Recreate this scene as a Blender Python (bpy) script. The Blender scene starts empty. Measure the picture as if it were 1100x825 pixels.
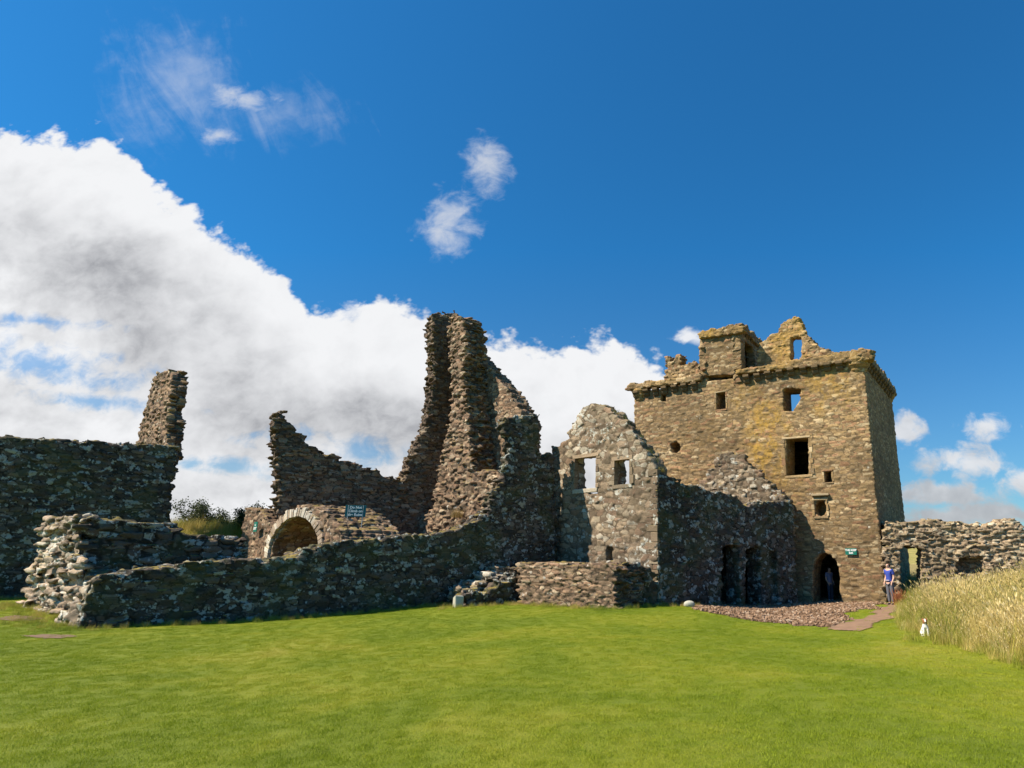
import bpy, math, time
import numpy as np
from mathutils import Vector, Matrix
from concurrent.futures import ThreadPoolExecutor
T00 = time.time()
sc = bpy.context.scene
col = sc.collection
rad = math.radians

# ------------------------------------------------------------------ camera
EYE = 2.0
TILT = math.atan(188 / 700)
cam_d = bpy.data.cameras.new('camera')
cam = bpy.data.objects.new('camera', cam_d); col.objects.link(cam)
cam.location = (0, 0, EYE)
cam.rotation_euler = (math.pi / 2 + TILT, 0, 0)
cam_d.sensor_width = 36
cam_d.lens = 36 * 700 / 1100
cam_d.shift_x = -130 / 1100
cam_d.clip_start = 0.1
cam_d.clip_end = 6000
sc.camera = cam

# ------------------------------------------------------------------ sun, sky
SUN = Vector((-0.77, -0.24, 0.95)).normalized()
SUN_EL = math.asin(SUN.z)
sun_d = bpy.data.lights.new('sun', 'SUN')
sun_d.energy = 5.0
sun_d.angle = rad(0.53)
sun_d.color = (1.0, 0.90, 0.74)
sun = bpy.data.objects.new('sun', sun_d); col.objects.link(sun)
sun.rotation_euler = SUN.to_track_quat('Z', 'Y').to_euler()
sc.view_settings.view_transform = 'Standard'
sc.view_settings.look = 'None'
sc.view_settings.exposure = 0.88
sc.view_settings.gamma = 1.0
sc.view_settings.use_curve_mapping = False


class NT:
    """small node-tree writer"""
    def __init__(s, nt): s.t = nt; s.n = nt.nodes; s.l = nt.links
    def node(s, ty, **k):
        n = s.n.new(ty)
        for a, b in k.items(): setattr(n, a, b)
        return n
    def put(s, sock, v):
        if isinstance(v, bpy.types.NodeSocket): s.l.new(v, sock)
        else: sock.default_value = v
    def m(s, op, a, b=0.0, c=0.0, clamp=False):
        n = s.node('ShaderNodeMath', operation=op, use_clamp=clamp)
        s.put(n.inputs[0], a); s.put(n.inputs[1], b); s.put(n.inputs[2], c)
        return n.outputs[0]
    def mix(s, f, a, b, blend='MIX'):
        n = s.node('ShaderNodeMix', data_type='RGBA', blend_type=blend)
        s.put(n.inputs[0], f)
        for i, v in ((6, a), (7, b)):
            s.put(n.inputs[i], v if isinstance(v, bpy.types.NodeSocket) else (*v[:3], 1))
        return n.outputs[2]
    def rng(s, v, a, b, c=0.0, d=1.0, smooth=True):
        n = s.node('ShaderNodeMapRange', interpolation_type='SMOOTHSTEP' if smooth else 'LINEAR')
        for i, x in enumerate((v, a, b, c, d)): s.put(n.inputs[i], x)
        return n.outputs[0]
    def noise(s, vec, scale, detail=4, rough=.55, dist=0.0, four=None):
        n = s.node('ShaderNodeTexNoise')
        if vec is not None: s.l.new(vec, n.inputs['Vector'])
        n.inputs['Scale'].default_value = scale; n.inputs['Detail'].default_value = detail
        n.inputs['Roughness'].default_value = rough; n.inputs['Distortion'].default_value = dist
        return n.outputs[0]
    def ramp(s, f, stops, interp='LINEAR'):
        n = s.node('ShaderNodeValToRGB'); r = n.color_ramp; r.interpolation = interp
        s.put(n.inputs[0], f)
        while len(r.elements) < len(stops): r.elements.new(0.5)
        for e, (p, c) in zip(r.elements, stops): e.position = p; e.color = (*c[:3], 1)
        return n.outputs[0]


def pq(u, v):            # direction of a sight line as (x/y, z/y)
    x = (u - 680) / 700; y = -(v - 412.5) / 700
    dy = math.cos(TILT) - y * math.sin(TILT)
    return x / dy, (math.sin(TILT) + y * math.cos(TILT)) / dy


world = bpy.data.worlds.new('World'); sc.world = world
world.use_nodes = True
W = NT(world.node_tree); W.n.clear()
sky = W.node('ShaderNodeTexSky', sky_type='NISHITA')
sky.sun_disc = False
sky.sun_elevation = SUN_EL
sky.sun_rotation = math.atan2(SUN.x, SUN.y)
sky.altitude = 50; sky.air_density = 1.0; sky.dust_density = 0.25; sky.ozone_density = 2.5
tc = W.node('ShaderNodeTexCoord').outputs['Generated']
sep = W.node('ShaderNodeSeparateXYZ'); W.l.new(tc, sep.inputs[0])
yy = W.m('MAXIMUM', sep.outputs[1], 0.08)
P_ = W.m('DIVIDE', sep.outputs[0], yy); Q_ = W.m('DIVIDE', sep.outputs[2], yy)
cmb = W.node('ShaderNodeCombineXYZ')
W.l.new(P_, cmb.inputs[0]); W.l.new(W.m('MULTIPLY', Q_, 1.25), cmb.inputs[1]); PV = cmb.outputs[0]
n_big = W.noise(PV, 3.2, 2, .5)
n_mid = W.noise(PV, 8.0, 7, .55, .3)
n_fin = W.noise(PV, 26.0, 6, .6, .4)
# top edge of the cloud bank
fc = W.node('ShaderNodeFloatCurve'); cu = fc.mapping.curves[0]
tops = [(-500, 150), (-250, 110), (0, 133), (60, 135), (130, 150), (168, 187), (215, 225), (265, 252), (305, 285), (330, 318), (352, 322), (385, 303), (440, 312), (485, 335), (515, 363), (560, 360), (600, 362), (645, 354), (685, 362), (712, 385), (730, 440), (745, 560), (800, 640)]
pts = [((pq(*t)[0] + 2.0) / 3.5, pq(*t)[1] / 1.2) for t in tops]
while len(cu.points) < len(pts): cu.points.new(0.5, 0.5)
for c_, p_ in zip(cu.points, pts): c_.location = p_; c_.handle_type = 'VECTOR'
fc.mapping.update()
W.l.new(W.m('DIVIDE', W.m('ADD', P_, 2.0), 3.5, clamp=True), fc.inputs['Value'])
topq = W.m('MULTIPLY', fc.outputs[0], 1.2)
depth = W.m('SUBTRACT', topq, Q_)                         # how far under the cloud's top edge
rough_e = W.rng(P_, -.75, -.2, .6, 1.0)
edge = W.m('ADD', depth, W.m('MULTIPLY', W.m('MULTIPLY', W.m('SUBTRACT', n_mid, .5), .08), rough_e))
edge = W.m('ADD', edge, W.m('MULTIPLY', W.m('MULTIPLY', W.m('SUBTRACT', n_fin, .5), .05), rough_e))
bw = W.m('ABSOLUTE', W.m('SUBTRACT', W.m('MULTIPLY', W.noise(PV, 7.0, 5, .55), 2.0), 1.0))
edge = W.m('ADD', edge, W.m('MULTIPLY', W.m('SUBTRACT', bw, .18), .16))
bank = W.rng(edge, -.006, .02)
# breaks of blue in the bank, low down
def blob(u, v, ru, rv, ang=0.0):
    p0, q0 = pq(u, v); sc_ = 1 / 725
    a = W.m('SUBTRACT', P_, p0); b = W.m('SUBTRACT', Q_, q0)
    ca, sa = math.cos(rad(ang)), math.sin(rad(ang))
    x = W.m('DIVIDE', W.m('ADD', W.m('MULTIPLY', a, ca), W.m('MULTIPLY', b, sa)), ru * sc_)
    y = W.m('DIVIDE', W.m('SUBTRACT', W.m('MULTIPLY', b, ca), W.m('MULTIPLY', a, sa)), rv * sc_)
    return W.m('SUBTRACT', 1.0, W.m('SQRT', W.m('ADD', W.m('MULTIPLY', x, x), W.m('MULTIPLY', y, y))))
def union(l):
    r = l[0]
    for x in l[1:]: r = W.m('MAXIMUM', r, x)
    return r
nn = W.m('MULTIPLY', W.m('SUBTRACT', n_fin, .5), 2.2)
nm = W.m('MULTIPLY', W.m('SUBTRACT', n_mid, .5), 3.0)
holes = union([blob(50, 392, 190, 36, -12), blob(392, 484, 75, 32, -10), blob(366, 326, 36, 26, -35), blob(300, 470, 60, 16), blob(110, 432, 130, 18, -6), blob(230, 500, 110, 14, -4), blob(40, 345, 120, 14, -4)])
hole = W.rng(W.m('ADD', W.m('ADD', holes, nn), W.m('MULTIPLY', nm, .5)), .15, 1.1, 0, .72)
bank = W.m('MULTIPLY', bank, W.m('SUBTRACT', 1.0, hole))
small = union([blob(524, 175, 38, 56, 8), blob(484, 242, 52, 58, 20), blob(262, 106, 66, 32, -12), blob(238, 146, 32, 18)])
sm = W.rng(W.m('ADD', W.m('ADD', small, W.m('MULTIPLY', nn, .7)), W.m('MULTIPLY', nm, .45)), .12, 1.15, 0, .72)
wisp = union([blob(190, 85, 130, 150, 30), blob(290, 125, 130, 70)])
cw = W.node('ShaderNodeCombineXYZ'); W.l.new(W.m('ADD', W.m('MULTIPLY', P_, 2.2), W.m('MULTIPLY', Q_, 1.2)), cw.inputs[0]); W.l.new(W.m('MULTIPLY', Q_, .7), cw.inputs[1])
fil = W.m('MULTIPLY', W.m('SUBTRACT', W.noise(cw.outputs[0], 6.0, 8, .62, .9), .5), 3.2)
ws = W.rng(W.m('ADD', W.m('MULTIPLY', wisp, .9), W.m('ADD', W.m('MULTIPLY', fil, .55), W.m('MULTIPLY', nn, .35))), .15, 1.5, 0, .38)
low = union([blob(1038, 497, 70, 28, -4), blob(1110, 520, 70, 26), blob(1015, 532, 80, 22, 3), blob(1060, 458, 44, 22), blob(972, 462, 24, 26), blob(1040, 552, 130, 18), blob(742, 362, 30, 16)])
lw = W.rng(W.m('ADD', W.m('ADD', low, W.m('MULTIPLY', nn, .75)), W.m('MULTIPLY', nm, .6)), .12, .75, 0, .92)
cl = W.m('MAXIMUM', W.m('MAXIMUM', bank, sm), W.m('MAXIMUM', ws, lw))
ahead = W.rng(sep.outputs[1], .05, .2)
cl = W.m('MULTIPLY', cl, ahead)
# thickness decides how grey a cloud is from below
g1 = W.rng(W.m('ADD', depth, W.m('ADD', W.m('MULTIPLY', W.m('SUBTRACT', n_big, .5), .3), W.m('MULTIPLY', W.m('SUBTRACT', n_mid, .5), .16))), .07, .30)
g2 = W.rng(W.m('ADD', depth, W.m('MULTIPLY', W.m('SUBTRACT', n_mid, .5), .35)), .20, .40)
grey = W.m('MULTIPLY', g1, W.m('SUBTRACT', 1.0, W.m('MULTIPLY', g2, .78)))
va = W.node('ShaderNodeVectorMath', operation='ADD'); W.l.new(PV, va.inputs[0]); va.inputs[1].default_value = (-.022, .03, 0)
rel = W.m('SUBTRACT', W.noise(va.outputs[0], 5.0, 8, .58, .2), W.noise(PV, 5.0, 8, .58, .2))       # billows lit from the sun's side
bil_ = W.noise(PV, 5.0, 8, .58, .2)
grey = W.m('MULTIPLY', grey, W.rng(bil_, .30, .66, .45, 1.0))
grey = W.m('ADD', grey, W.m('MULTIPLY', rel, W.m('ADD', .9, W.m('MULTIPLY', g1, 1.9))))
grey = W.m('ADD', grey, W.m('MULTIPLY', W.rng(bil_, .38, .70), W.m('MULTIPLY', g1, .22)))
grey = W.m('MULTIPLY', grey, W.rng(W.m('ADD', n_fin, W.m('MULTIPLY', n_mid, .5)), .5, 1.0, .62, .98), clamp=True)
lowgrey = W.rng(W.m('ADD', W.m('MULTIPLY', W.m('SUBTRACT', n_mid, .5), 1.6), W.m('MULTIPLY', W.m('SUBTRACT', .2, Q_), 3.0)), -.1, .6, .15, .85)
grey = W.m('MAXIMUM', grey, W.m('MULTIPLY', lowgrey, W.rng(P_, .1, .3)), clamp=True)
grey = W.m('MAXIMUM', grey, W.m('MULTIPLY', W.rng(W.m('MAXIMUM', sm, ws), 0, 1), .28), clamp=True)
c_cloud = W.mix(grey, (9.8, 9.9, 10.1), (3.9, 4.0, 4.3))
skyc = W.mix(1.0, sky.outputs[0], W.mix(W.rng(Q_, 0, .5, 0, 1, False), (.60, .88, 1.05), (.22, 1.02, 1.50)), 'MULTIPLY')
# the photograph's sky deepens with height
deep = W.rng(Q_, .0, 1.0, 1.03, 1.12, False)
cmb2 = W.node('ShaderNodeVectorMath', operation='SCALE'); W.l.new(skyc, cmb2.inputs[0]); W.l.new(deep, cmb2.inputs['Scale'])
final = W.mix(cl, cmb2.outputs[0], c_cloud)
bg = W.node('ShaderNodeBackground'); W.l.new(final, bg.inputs[0]); bg.inputs[1].default_value = 0.05
out = W.node('ShaderNodeOutputWorld'); W.l.new(bg.outputs[0], out.inputs[0])

# ------------------------------------------------------------------ helpers
def tag(o, label=None, cat=None, group=None, kind=None):
    if label: o['label'] = label
    if cat: o['category'] = cat
    if group: o['group'] = group
    if kind: o['kind'] = kind
    return o

def thing(name, loc, label, cat, group=None):
    o = bpy.data.objects.new(name, None); col.objects.link(o); o.location = loc
    o.empty_display_size = .3
    return tag(o, label, cat, group)

def world_loc(o):
    v = Vector(o.location)
    while o.parent: o = o.parent; v += Vector(o.location)
    return v

def link(name, me, mat, parent=None, smooth=False):
    """a mesh with world coordinates becomes one object; parents only translate"""
    o = bpy.data.objects.new(name, me); col.objects.link(o)
    if mat is not None and not me.materials: me.materials.append(mat)
    if parent is not None:
        o.parent = parent; o.location = -world_loc(parent)
    if smooth:
        me.polygons.foreach_set('use_smooth', np.ones(len(me.polygons), bool))
    return o

def np_mesh(name, V, F, attrs=None):
    me = bpy.data.meshes.new(name)
    V = np.asarray(V, np.float32); F = np.asarray(F, np.int32); k = F.shape[1]
    me.vertices.add(len(V)); me.vertices.foreach_set('co', V.ravel())
    me.loops.add(F.size); me.loops.foreach_set('vertex_index', F.ravel())
    me.polygons.add(len(F))
    me.polygons.foreach_set('loop_start', np.arange(len(F), dtype=np.int32) * k)
    me.polygons.foreach_set('loop_total', np.full(len(F), k, np.int32))
    for an, arr in (attrs or {}).items():
        if arr.ndim == 2:
            a = me.attributes.new(an, 'FLOAT_COLOR', 'POINT'); a.data.foreach_set('color', arr.astype(np.float32).ravel())
        else:
            a = me.attributes.new(an, 'FLOAT', 'POINT'); a.data.foreach_set('value', arr.astype(np.float32))
    me.update(calc_edges=True); me.validate()
    return me

class MB:
    def __init__(s): s.v = []; s.f = []
    def add(s, vs, fs):
        b = len(s.v); s.v += [tuple(v) for v in vs]; s.f += [tuple(i + b for i in f) for f in fs]; return s
    def hexa(s, p):        # 8 corners: bottom ring, top ring
        return s.add(p, [(3, 2, 1, 0), (4, 5, 6, 7), (0, 1, 5, 4), (1, 2, 6, 5), (2, 3, 7, 6), (3, 0, 4, 7)])
    def box(s, c, sx, sy, sz, rz=0.0, jit=0.0, rng=None):
        p = []
        for z in (-.5, .5):
            for x, y in ((-.5, -.5), (.5, -.5), (.5, .5), (-.5, .5)):
                j = rng.uniform(-jit, jit, 3) if rng is not None else (0, 0, 0)
                a, b = x * sx + j[0], y * sy + j[1]
                p.append((c[0] + a * math.cos(rz) - b * math.sin(rz), c[1] + a * math.sin(rz) + b * math.cos(rz), c[2] + z * sz + j[2]))
        return s.hexa(p)
    def tube(s, pts, rs, n=6):
        base = len(s.v); pts = [Vector(p) for p in pts]
        for i, p in enumerate(pts):
            d = (pts[min(i + 1, len(pts) - 1)] - pts[max(i - 1, 0)]).normalized()
            a = d.orthogonal().normalized(); b = d.cross(a)
            for k in range(n):
                t = 2 * math.pi * k / n; s.v.append(tuple(p + (a * math.cos(t) + b * math.sin(t)) * rs[i]))
        for i in range(len(pts) - 1):
            for k in range(n):
                s.f.append((base + i * n + k, base + i * n + (k + 1) % n, base + (i + 1) * n + (k + 1) % n, base + (i + 1) * n + k))
        s.f.append(tuple(base + k for k in reversed(range(n)))); s.f.append(tuple(base + (len(pts) - 1) * n + k for k in range(n)))
        return s
    def build(s, name, mat, parent=None, smooth=False, bevel=0.0):
        me = bpy.data.meshes.new(name); me.from_pydata(s.v, [], s.f); me.update()
        o = link(name, me, mat, parent, smooth)
        if bevel:
            b = o.modifiers.new('bevel', 'BEVEL'); b.width = bevel; b.segments = 2
        return o

# hashing, value noise, stone cells -------------------------------------------
def hsh(i, j, k, seed):
    x = (i.astype(np.uint32) * np.uint32(374761393) + j.astype(np.uint32) * np.uint32(668265263)
         + k.astype(np.uint32) * np.uint32(2147483647 - 58) + np.uint32(seed * 7919 + 13))
    x ^= x >> np.uint32(13); x *= np.uint32(1274126177); x ^= x >> np.uint32(16); x *= np.uint32(2246822519); x ^= x >> np.uint32(15)
    return x
def u01(x, sh=0): return ((x >> np.uint32(sh)) & np.uint32(1023)).astype(np.float32) / 1023.0

def vnoise(x, y, z, seed=0):
    xi, yi, zi = np.floor(x), np.floor(y), np.floor(z)
    fx, fy, fz = x - xi, y - yi, z - zi
    fx, fy, fz = [f * f * (3 - 2 * f) for f in (fx, fy, fz)]
    xi, yi, zi = [a.astype(np.int32) for a in (xi, yi, zi)]
    r = 0
    for a in (0, 1):
        for b in (0, 1):
            for c in (0, 1):
                w = (fx if a else 1 - fx) * (fy if b else 1 - fy) * (fz if c else 1 - fz)
                r = r + w * u01(hsh(xi + a, yi + b, zi + c, seed), 3)
    return r

def stones(s, t, z, cell, jit, seed):
    """nearest stone of the rubble: (F1, F2, centre s, centre z, hash)"""
    cs, ct, cz = cell
    # bedding wobbles a little, and every course is shifted
    wob = (vnoise(s * .7, t * .7, z * .7, seed + 5) - .5) * .5
    Z = z / cz + wob * .7; T = t / ct; k0 = np.floor(Z).astype(np.int32); t0 = np.floor(T).astype(np.int32)
    F1 = np.full(s.shape, 9., np.float32); F2 = F1.copy(); CS = np.zeros(s.shape, np.float32); CZ = CS.copy(); H = np.zeros(s.shape, np.uint32)
    zero = np.zeros(1, np.int32)
    for dk in (-1, 0, 1):
        k = k0 + dk
        rowh = hsh(k, k * 0, k * 0, seed + 77)
        off = u01(rowh, 2); wid = 0.75 + 0.6 * u01(rowh, 12)
        S = s / (cs * wid) + off; i0 = np.floor(S).astype(np.int32)
        for di in (-1, 0, 1):
            for dt in (-1, 0, 1):
                i = i0 + di; j = t0 + dt
                h = hsh(i, j, k, seed)
                px = i + .5 + (u01(h, 0) - .5) * jit[0]; pt = j + .5 + (u01(h, 7) - .5) * jit[1]; pz = k + .5 + (u01(h, 14) - .5) * jit[2]
                dx = S - px; dt_ = T - pt; dz = Z - pz
                # squarish stones
                d = (np.abs(dx) ** 2.6 + np.abs(dt_) ** 2.6 + (np.abs(dz)) ** 2.6) ** (1 / 2.6)
                near = d < F1
                F2 = np.where(near, F1, np.minimum(F2, d))
                F1 = np.where(near, d, F1)
                CS = np.where(near, s - dx * cs * wid, CS); CZ = np.where(near, z - dz * cz, CZ); H = np.where(near, h, H)
    return F1, F2, CS, CZ, H

def poly_sdf(X, Y, poly):
    P = np.array(poly, np.float32); Q = np.roll(P, -1, 0)
    d2 = np.full(X.shape, 1e9, np.float32); ins = np.zeros(X.shape, bool)
    for (ax, ay), (bx, by) in zip(P, Q):
        ex, ey = bx - ax, by - ay; L = ex * ex + ey * ey + 1e-9
        wx, wy = X - ax, Y - ay
        t = np.clip((wx * ex + wy * ey) / L, 0, 1)
        d2 = np.minimum(d2, (wx - ex * t) ** 2 + (wy - ey * t) ** 2)
        c = (ay > Y) != (by > Y)
        if ey != 0: ins ^= c & (X < ax + ex * (Y - ay) / ey)
    d = np.sqrt(d2)
    return np.where(ins, -d, d)

def bil(G, x0, y0, h, X, Y):
    fx = np.clip((X - x0) / h, 0, G.shape[0] - 1.001); fy = np.clip((Y - y0) / h, 0, G.shape[1] - 1.001)
    i = fx.astype(np.int32); j = fy.astype(np.int32); a = fx - i; b = fy - j
    return (G[i, j] * (1 - a) * (1 - b) + G[i + 1, j] * a * (1 - b) + G[i, j + 1] * (1 - a) * b + G[i + 1, j + 1] * a * b)

def surface_nets(F, h):
    s = F < 0
    nx, ny, nz = F.shape
    c = [s[a:nx - 1 + a, b:ny - 1 + b, d:nz - 1 + d] for a in (0, 1) for b in (0, 1) for d in (0, 1)]
    anyi = c[0].copy(); alli = c[0].copy()
    for q in c[1:]: anyi |= q; alli &= q
    act = anyi & ~alli
    I, J, K = np.nonzero(act)
    idx = np.full(act.shape, -1, np.int32); idx[I, J, K] = np.arange(len(I))
    pos = np.zeros((len(I), 3), np.float32); cnt = np.zeros(len(I), np.float32)
    offs = [(a, b, d) for a in (0, 1) for b in (0, 1) for d in (0, 1)]
    for p in offs:
        for ax in range(3):
            if p[ax]: continue
            q = list(p); q[ax] = 1
            f0 = F[I + p[0], J + p[1], K + p[2]]; f1 = F[I + q[0], J + q[1], K + q[2]]
            m = (f0 < 0) != (f1 < 0)
            t = np.where(m, f0 / np.where(m, f0 - f1, 1), 0)
            for a in range(3):
                v = p[a] + (t if a == ax else 0)
                pos[:, a] += np.where(m, v, 0)
            cnt += m
    pos = pos / cnt[:, None] + np.stack([I, J, K], 1)
    quads = []
    for ax in range(3):
        sl0 = [slice(1, -1)] * 3; sl1 = [slice(1, -1)] * 3
        sl0[ax] = slice(0, -1); sl1[ax] = slice(1, None)
        A = s[tuple(sl0)]; B = s[tuple(sl1)]
        for flip, M in ((0, A & ~B), (1, ~A & B)):
            i, j, k = np.nonzero(M)
            g = [i, j, k]
            for a in range(3):
                if a != ax: g[a] = g[a] + 1
            u, v = [(1, 2), (2, 0), (0, 1)][ax]
            def cell(du, dv):
                q = [g[0].copy(), g[1].copy(), g[2].copy()]; q[u] -= du; q[v] -= dv
                return idx[q[0], q[1], q[2]]
            Qd = np.stack([cell(1, 1), cell(0, 1), cell(0, 0), cell(1, 0)], 1)
            if flip: Qd = Qd[:, ::-1]
            quads.append(Qd)
    Qd = np.concatenate(quads); Qd = Qd[(Qd >= 0).all(1)]
    return pos * h, Qd

JOBS = []
def ray(u, v):
    x = (u - 680) / 700; y = -(v - 412.5) / 700
    return np.array([x, math.cos(TILT) - y * math.sin(TILT), math.sin(TILT) + y * math.cos(TILT)])
def gp(u, d):            # plan point on the sight line of column u (at eye level) at distance d
    return np.array([(u - 680) / 725 * d, d])

class Plane:
    """upright plane through plan point o along direction d; n points into the wall"""
    def __init__(s, o, d, off=0.0):
        s.d = np.array(d, float); s.d /= np.linalg.norm(s.d)
        n = np.array([-s.d[1], s.d[0]]); o = np.array(o, float)
        if n @ o < 0: n = -n
        s.n = n; s.o = o + n * off
    def px(s, u, v):
        r = ray(u, v); t = (s.o @ s.n) / (r[:2] @ s.n); p = r[:2] * t
        return ((p - s.o) @ s.d, EYE + r[2] * t)
    def pt(s, a, t=0.0): return s.o + s.d * a + s.n * t

def wall(name, parent, mat, plane, T, poly, openings=(), cell=(.40, .36, .19), jit=(.7, .6, .5), k=.35, groove=.05, prot=.06, w=.17,
         h=.06, seed=1, clean=(), base=None, stain=None, back=False, px=True, rough=.03, label=None, tiltf=.6):
    JOBS.append(dict(name=name, parent=parent, mat=mat, plane=plane, T=T, poly=poly, openings=openings, cell=cell, jit=jit, k=k, groove=groove,
                     prot=prot, w=w, h=h, seed=seed, clean=clean, base=base, stain=stain, back=back, px=px, rough=rough, label=label, tiltf=tiltf))

def build_wall(J):
    pl = J['plane']; T = J['T']; h = J['h']
    poly = [pl.px(*p) for p in J['poly']] if J['px'] else list(J['poly'])
    if J['base'] is not None: poly = [(poly[0][0], J['base'])] + poly + [(poly[-1][0], J['base'])]
    P = np.array(poly); pad = .3
    s0, z0 = P.min(0) - pad; s1, z1 = P.max(0) + pad; t0, t1 = -pad, T + pad
    S = np.arange(s0, s1 + h, h, dtype=np.float32); Tt = np.arange(t0, t1 + h, h, dtype=np.float32); Z = np.arange(z0, z1 + h, h, dtype=np.float32)
    gs, gz = np.meshgrid(S, Z, indexing='ij')
    D2 = poly_sdf(gs, gz, poly)
    ops = []
    for o in J['openings']:
        pts = [pl.px(*p) for p in o['px']] if 'px' in o else o['sz']
        ops.append((poly_sdf(gs, gz, pts), o.get('deep', 99)))
    def field(d2, opv, t):
        f = np.maximum(d2, np.maximum(-t, t - T))
        for dv, deep in opv: f = np.maximum(f, -np.maximum(dv, t - deep))
        return f
    F = field(D2[:, None, :], [(d[:, None, :], dp) for d, dp in ops], Tt[None, :, None]).astype(np.float32)
    band = np.abs(F) < .27
    if not J['back']: band &= (Tt < T * .75)[None, :, None] | (D2 > -.35)[:, None, :]
    I, K, L = np.nonzero(band)
    s, t, z = S[I], Tt[K], Z[L]
    def relief(s, t, z):
        F1, F2, CS, CZ, H = stones(s, t, z, J['cell'], J['jit'], J['seed'])
        g = np.clip((F2 - F1) / J['w'], 0, 1); g = g * g * (3 - 2 * g)
        kk = np.full(s.shape, J['k'], np.float32)
        for cs_ in J['clean']:
            kk = np.maximum(kk, np.clip(1.6 - np.abs(s - cs_) / .45, J['k'], 1))
        qs = CS + (s - CS) * kk; qz = CZ + (z - CZ) * kk
        d2 = bil(D2, s0, z0, h, qs, qz)
        opv = [(bil(d, s0, z0, h, s, z), dp) for d, dp in ops]
        f = field(d2, opv, t)
        f = f + J['groove'] * (1 - g) - (u01(H, 20) - .5) * J['prot']
        f = f + J['tiltf'] * ((s - CS) * (u01(H, 2) - .5) + (z - CZ) * (u01(H, 17) - .65) * 1.6)
        n = vnoise(s * 5, t * 5, z * 5, J['seed'] + 9) + .5 * vnoise(s * 11, t * 11, z * 11, J['seed'] + 19)
        big = vnoise(s * .8, t * .8, z * .8, J['seed'] + 29) - .5
        f = f + (n - .75) * J['rough'] * 2 + big * J['rough'] * 1.5
        return f, g, H
    f, g, H = relief(s, t, z)
    F[I, K, L] = f
    F[0] = F[-1] = .3; F[:, 0] = F[:, -1] = .3; F[:, :, -1] = .3; F[:, :, 0] = .3
    V, Q = surface_nets(F, h)
    # drop crumbs that float free of the wall
    lab = np.arange(len(V))
    for _ in range(400):
        m = lab[Q].min(1); new = lab.copy()
        for c in range(4): np.minimum.at(new, Q[:, c], m)
        new = new[new]
        if (new == lab).all(): break
        lab = new
    cnt = np.bincount(lab, minlength=len(V)); ok = cnt[lab] > 500
    remap = np.cumsum(ok) - 1; Q = remap[Q[ok[Q].all(1)]]; V = V[ok]
    V += np.array([s0, t0, z0], np.float32)
    _, _, _, _, H = stones(V[:, 0], V[:, 1], V[:, 2], J['cell'], J['jit'], J['seed']) if False else (0, 0, 0, 0, 0)
    _, g, H = relief(V[:, 0], V[:, 1], V[:, 2])
    st = J['stain'](V[:, 0], V[:, 2], pl) if J['stain'] else np.zeros(len(V))
    A = np.stack([u01(H, 4), g, np.clip(st, 0, 1), u01(H, 11)], 1)
    Wd = np.empty_like(V)
    Wd[:, 0] = pl.o[0] + pl.d[0] * V[:, 0] + pl.n[0] * V[:, 1]
    Wd[:, 1] = pl.o[1] + pl.d[1] * V[:, 0] + pl.n[1] * V[:, 1]
    Wd[:, 2] = V[:, 2]
    if pl.d[0] * pl.n[1] - pl.d[1] * pl.n[0] < 0: Q = Q[:, ::-1]
    return Wd, Q, A

def flush_walls():
    with ThreadPoolExecutor(4) as ex: res = list(ex.map(build_wall, JOBS))
    for J, (V, Q, A) in zip(JOBS, res):
        me = np_mesh(J['name'], V, Q, {'stone': A})
        o = link(J['name'], me, J['mat'], J['parent'], smooth=True)
        if J['label']:
            o['label'] = J['label']
    JOBS.clear()

# ------------------------------------------------------------------ ground shape
CTRL = [(-.7, 24.5, .31), (-6.3, 25.2, .27), (-4.4, 26.5, .42), (1, 27, .2), (6, 29, -.05), (11.5, 31, -.05), (10.5, 28, .03), (-15.4, 19.4, 0.0), (-6.7, 27.2, .2),
        (-17.2, 20.4, .25), (-20, 22, .48), (-25, 27, .5), (-11, 23, .08), (0, 10, 0), (-8, 10, 0), (5, 8, 0), (5, 16, 0), (-12, 14, 0), (-6, 17, .05), (8, 14, 0), (0, 18, .12), (7.9, 18.7, 0), (8.2, 22.5, 0),
        (8, 24, 0.), (11.6, 21, .95), (14, 24, 1.25), (12, 17, 1.0), (16, 20, 1.5), (12, 26, .45), (14, 29, .5), (18, 28, 1.0), (19, 16, 1.5), (10.2, 24.5, .12), (9.9, 18.7, .55),
        (-14, 27, .3), (-9, 32, .5), (-30, 20, .5), (10.5, 14.5, .55), (20, 40, 1), (0, 40, 0), (-26, 34, .6), (-30, 45, .5)]
CT = np.array(CTRL)
def ghz(x, y):
    x = np.asarray(x, float); y = np.asarray(y, float)
    num = np.zeros(x.shape); den = np.full(x.shape, .02)
    for cx, cy, cz in CT:
        w = np.exp(-((x - cx) ** 2 + (y - cy) ** 2) / (2 * 2.2 ** 2)); num = num + w * cz; den = den + w
    return num / den + .025 * np.sin(x * .9 + .4 * y) * np.sin(y * .7)
def ground_px(u, v):
    r = ray(u, v); z = 0.0
    for _ in range(12):
        t = (z - EYE) / r[2]; z = .5 * z + .5 * float(ghz(r[0] * t, r[1] * t))
    t = (z - EYE) / r[2]
    return r[0] * t, r[1] * t, z

# ------------------------------------------------------------------ materials
def new_mat(name):
    m = bpy.data.materials.new(name); m.use_nodes = True; m.node_tree.nodes.clear()
    N = NT(m.node_tree)
    b = N.node('ShaderNodeBsdfPrincipled'); o = N.node('ShaderNodeOutputMaterial'); N.l.new(b.outputs[0], o.inputs[0])
    b.inputs['Roughness'].default_value = .9; b.inputs['Specular IOR Level'].default_value = .2
    return m, N, b

def bump(N, b, h, strength, dist):
    n = N.node('ShaderNodeBump'); n.inputs['Strength'].default_value = strength; n.inputs['Distance'].default_value = dist
    N.l.new(h, n.inputs['Height']); N.l.new(n.outputs[0], b.inputs['Normal'])

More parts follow.
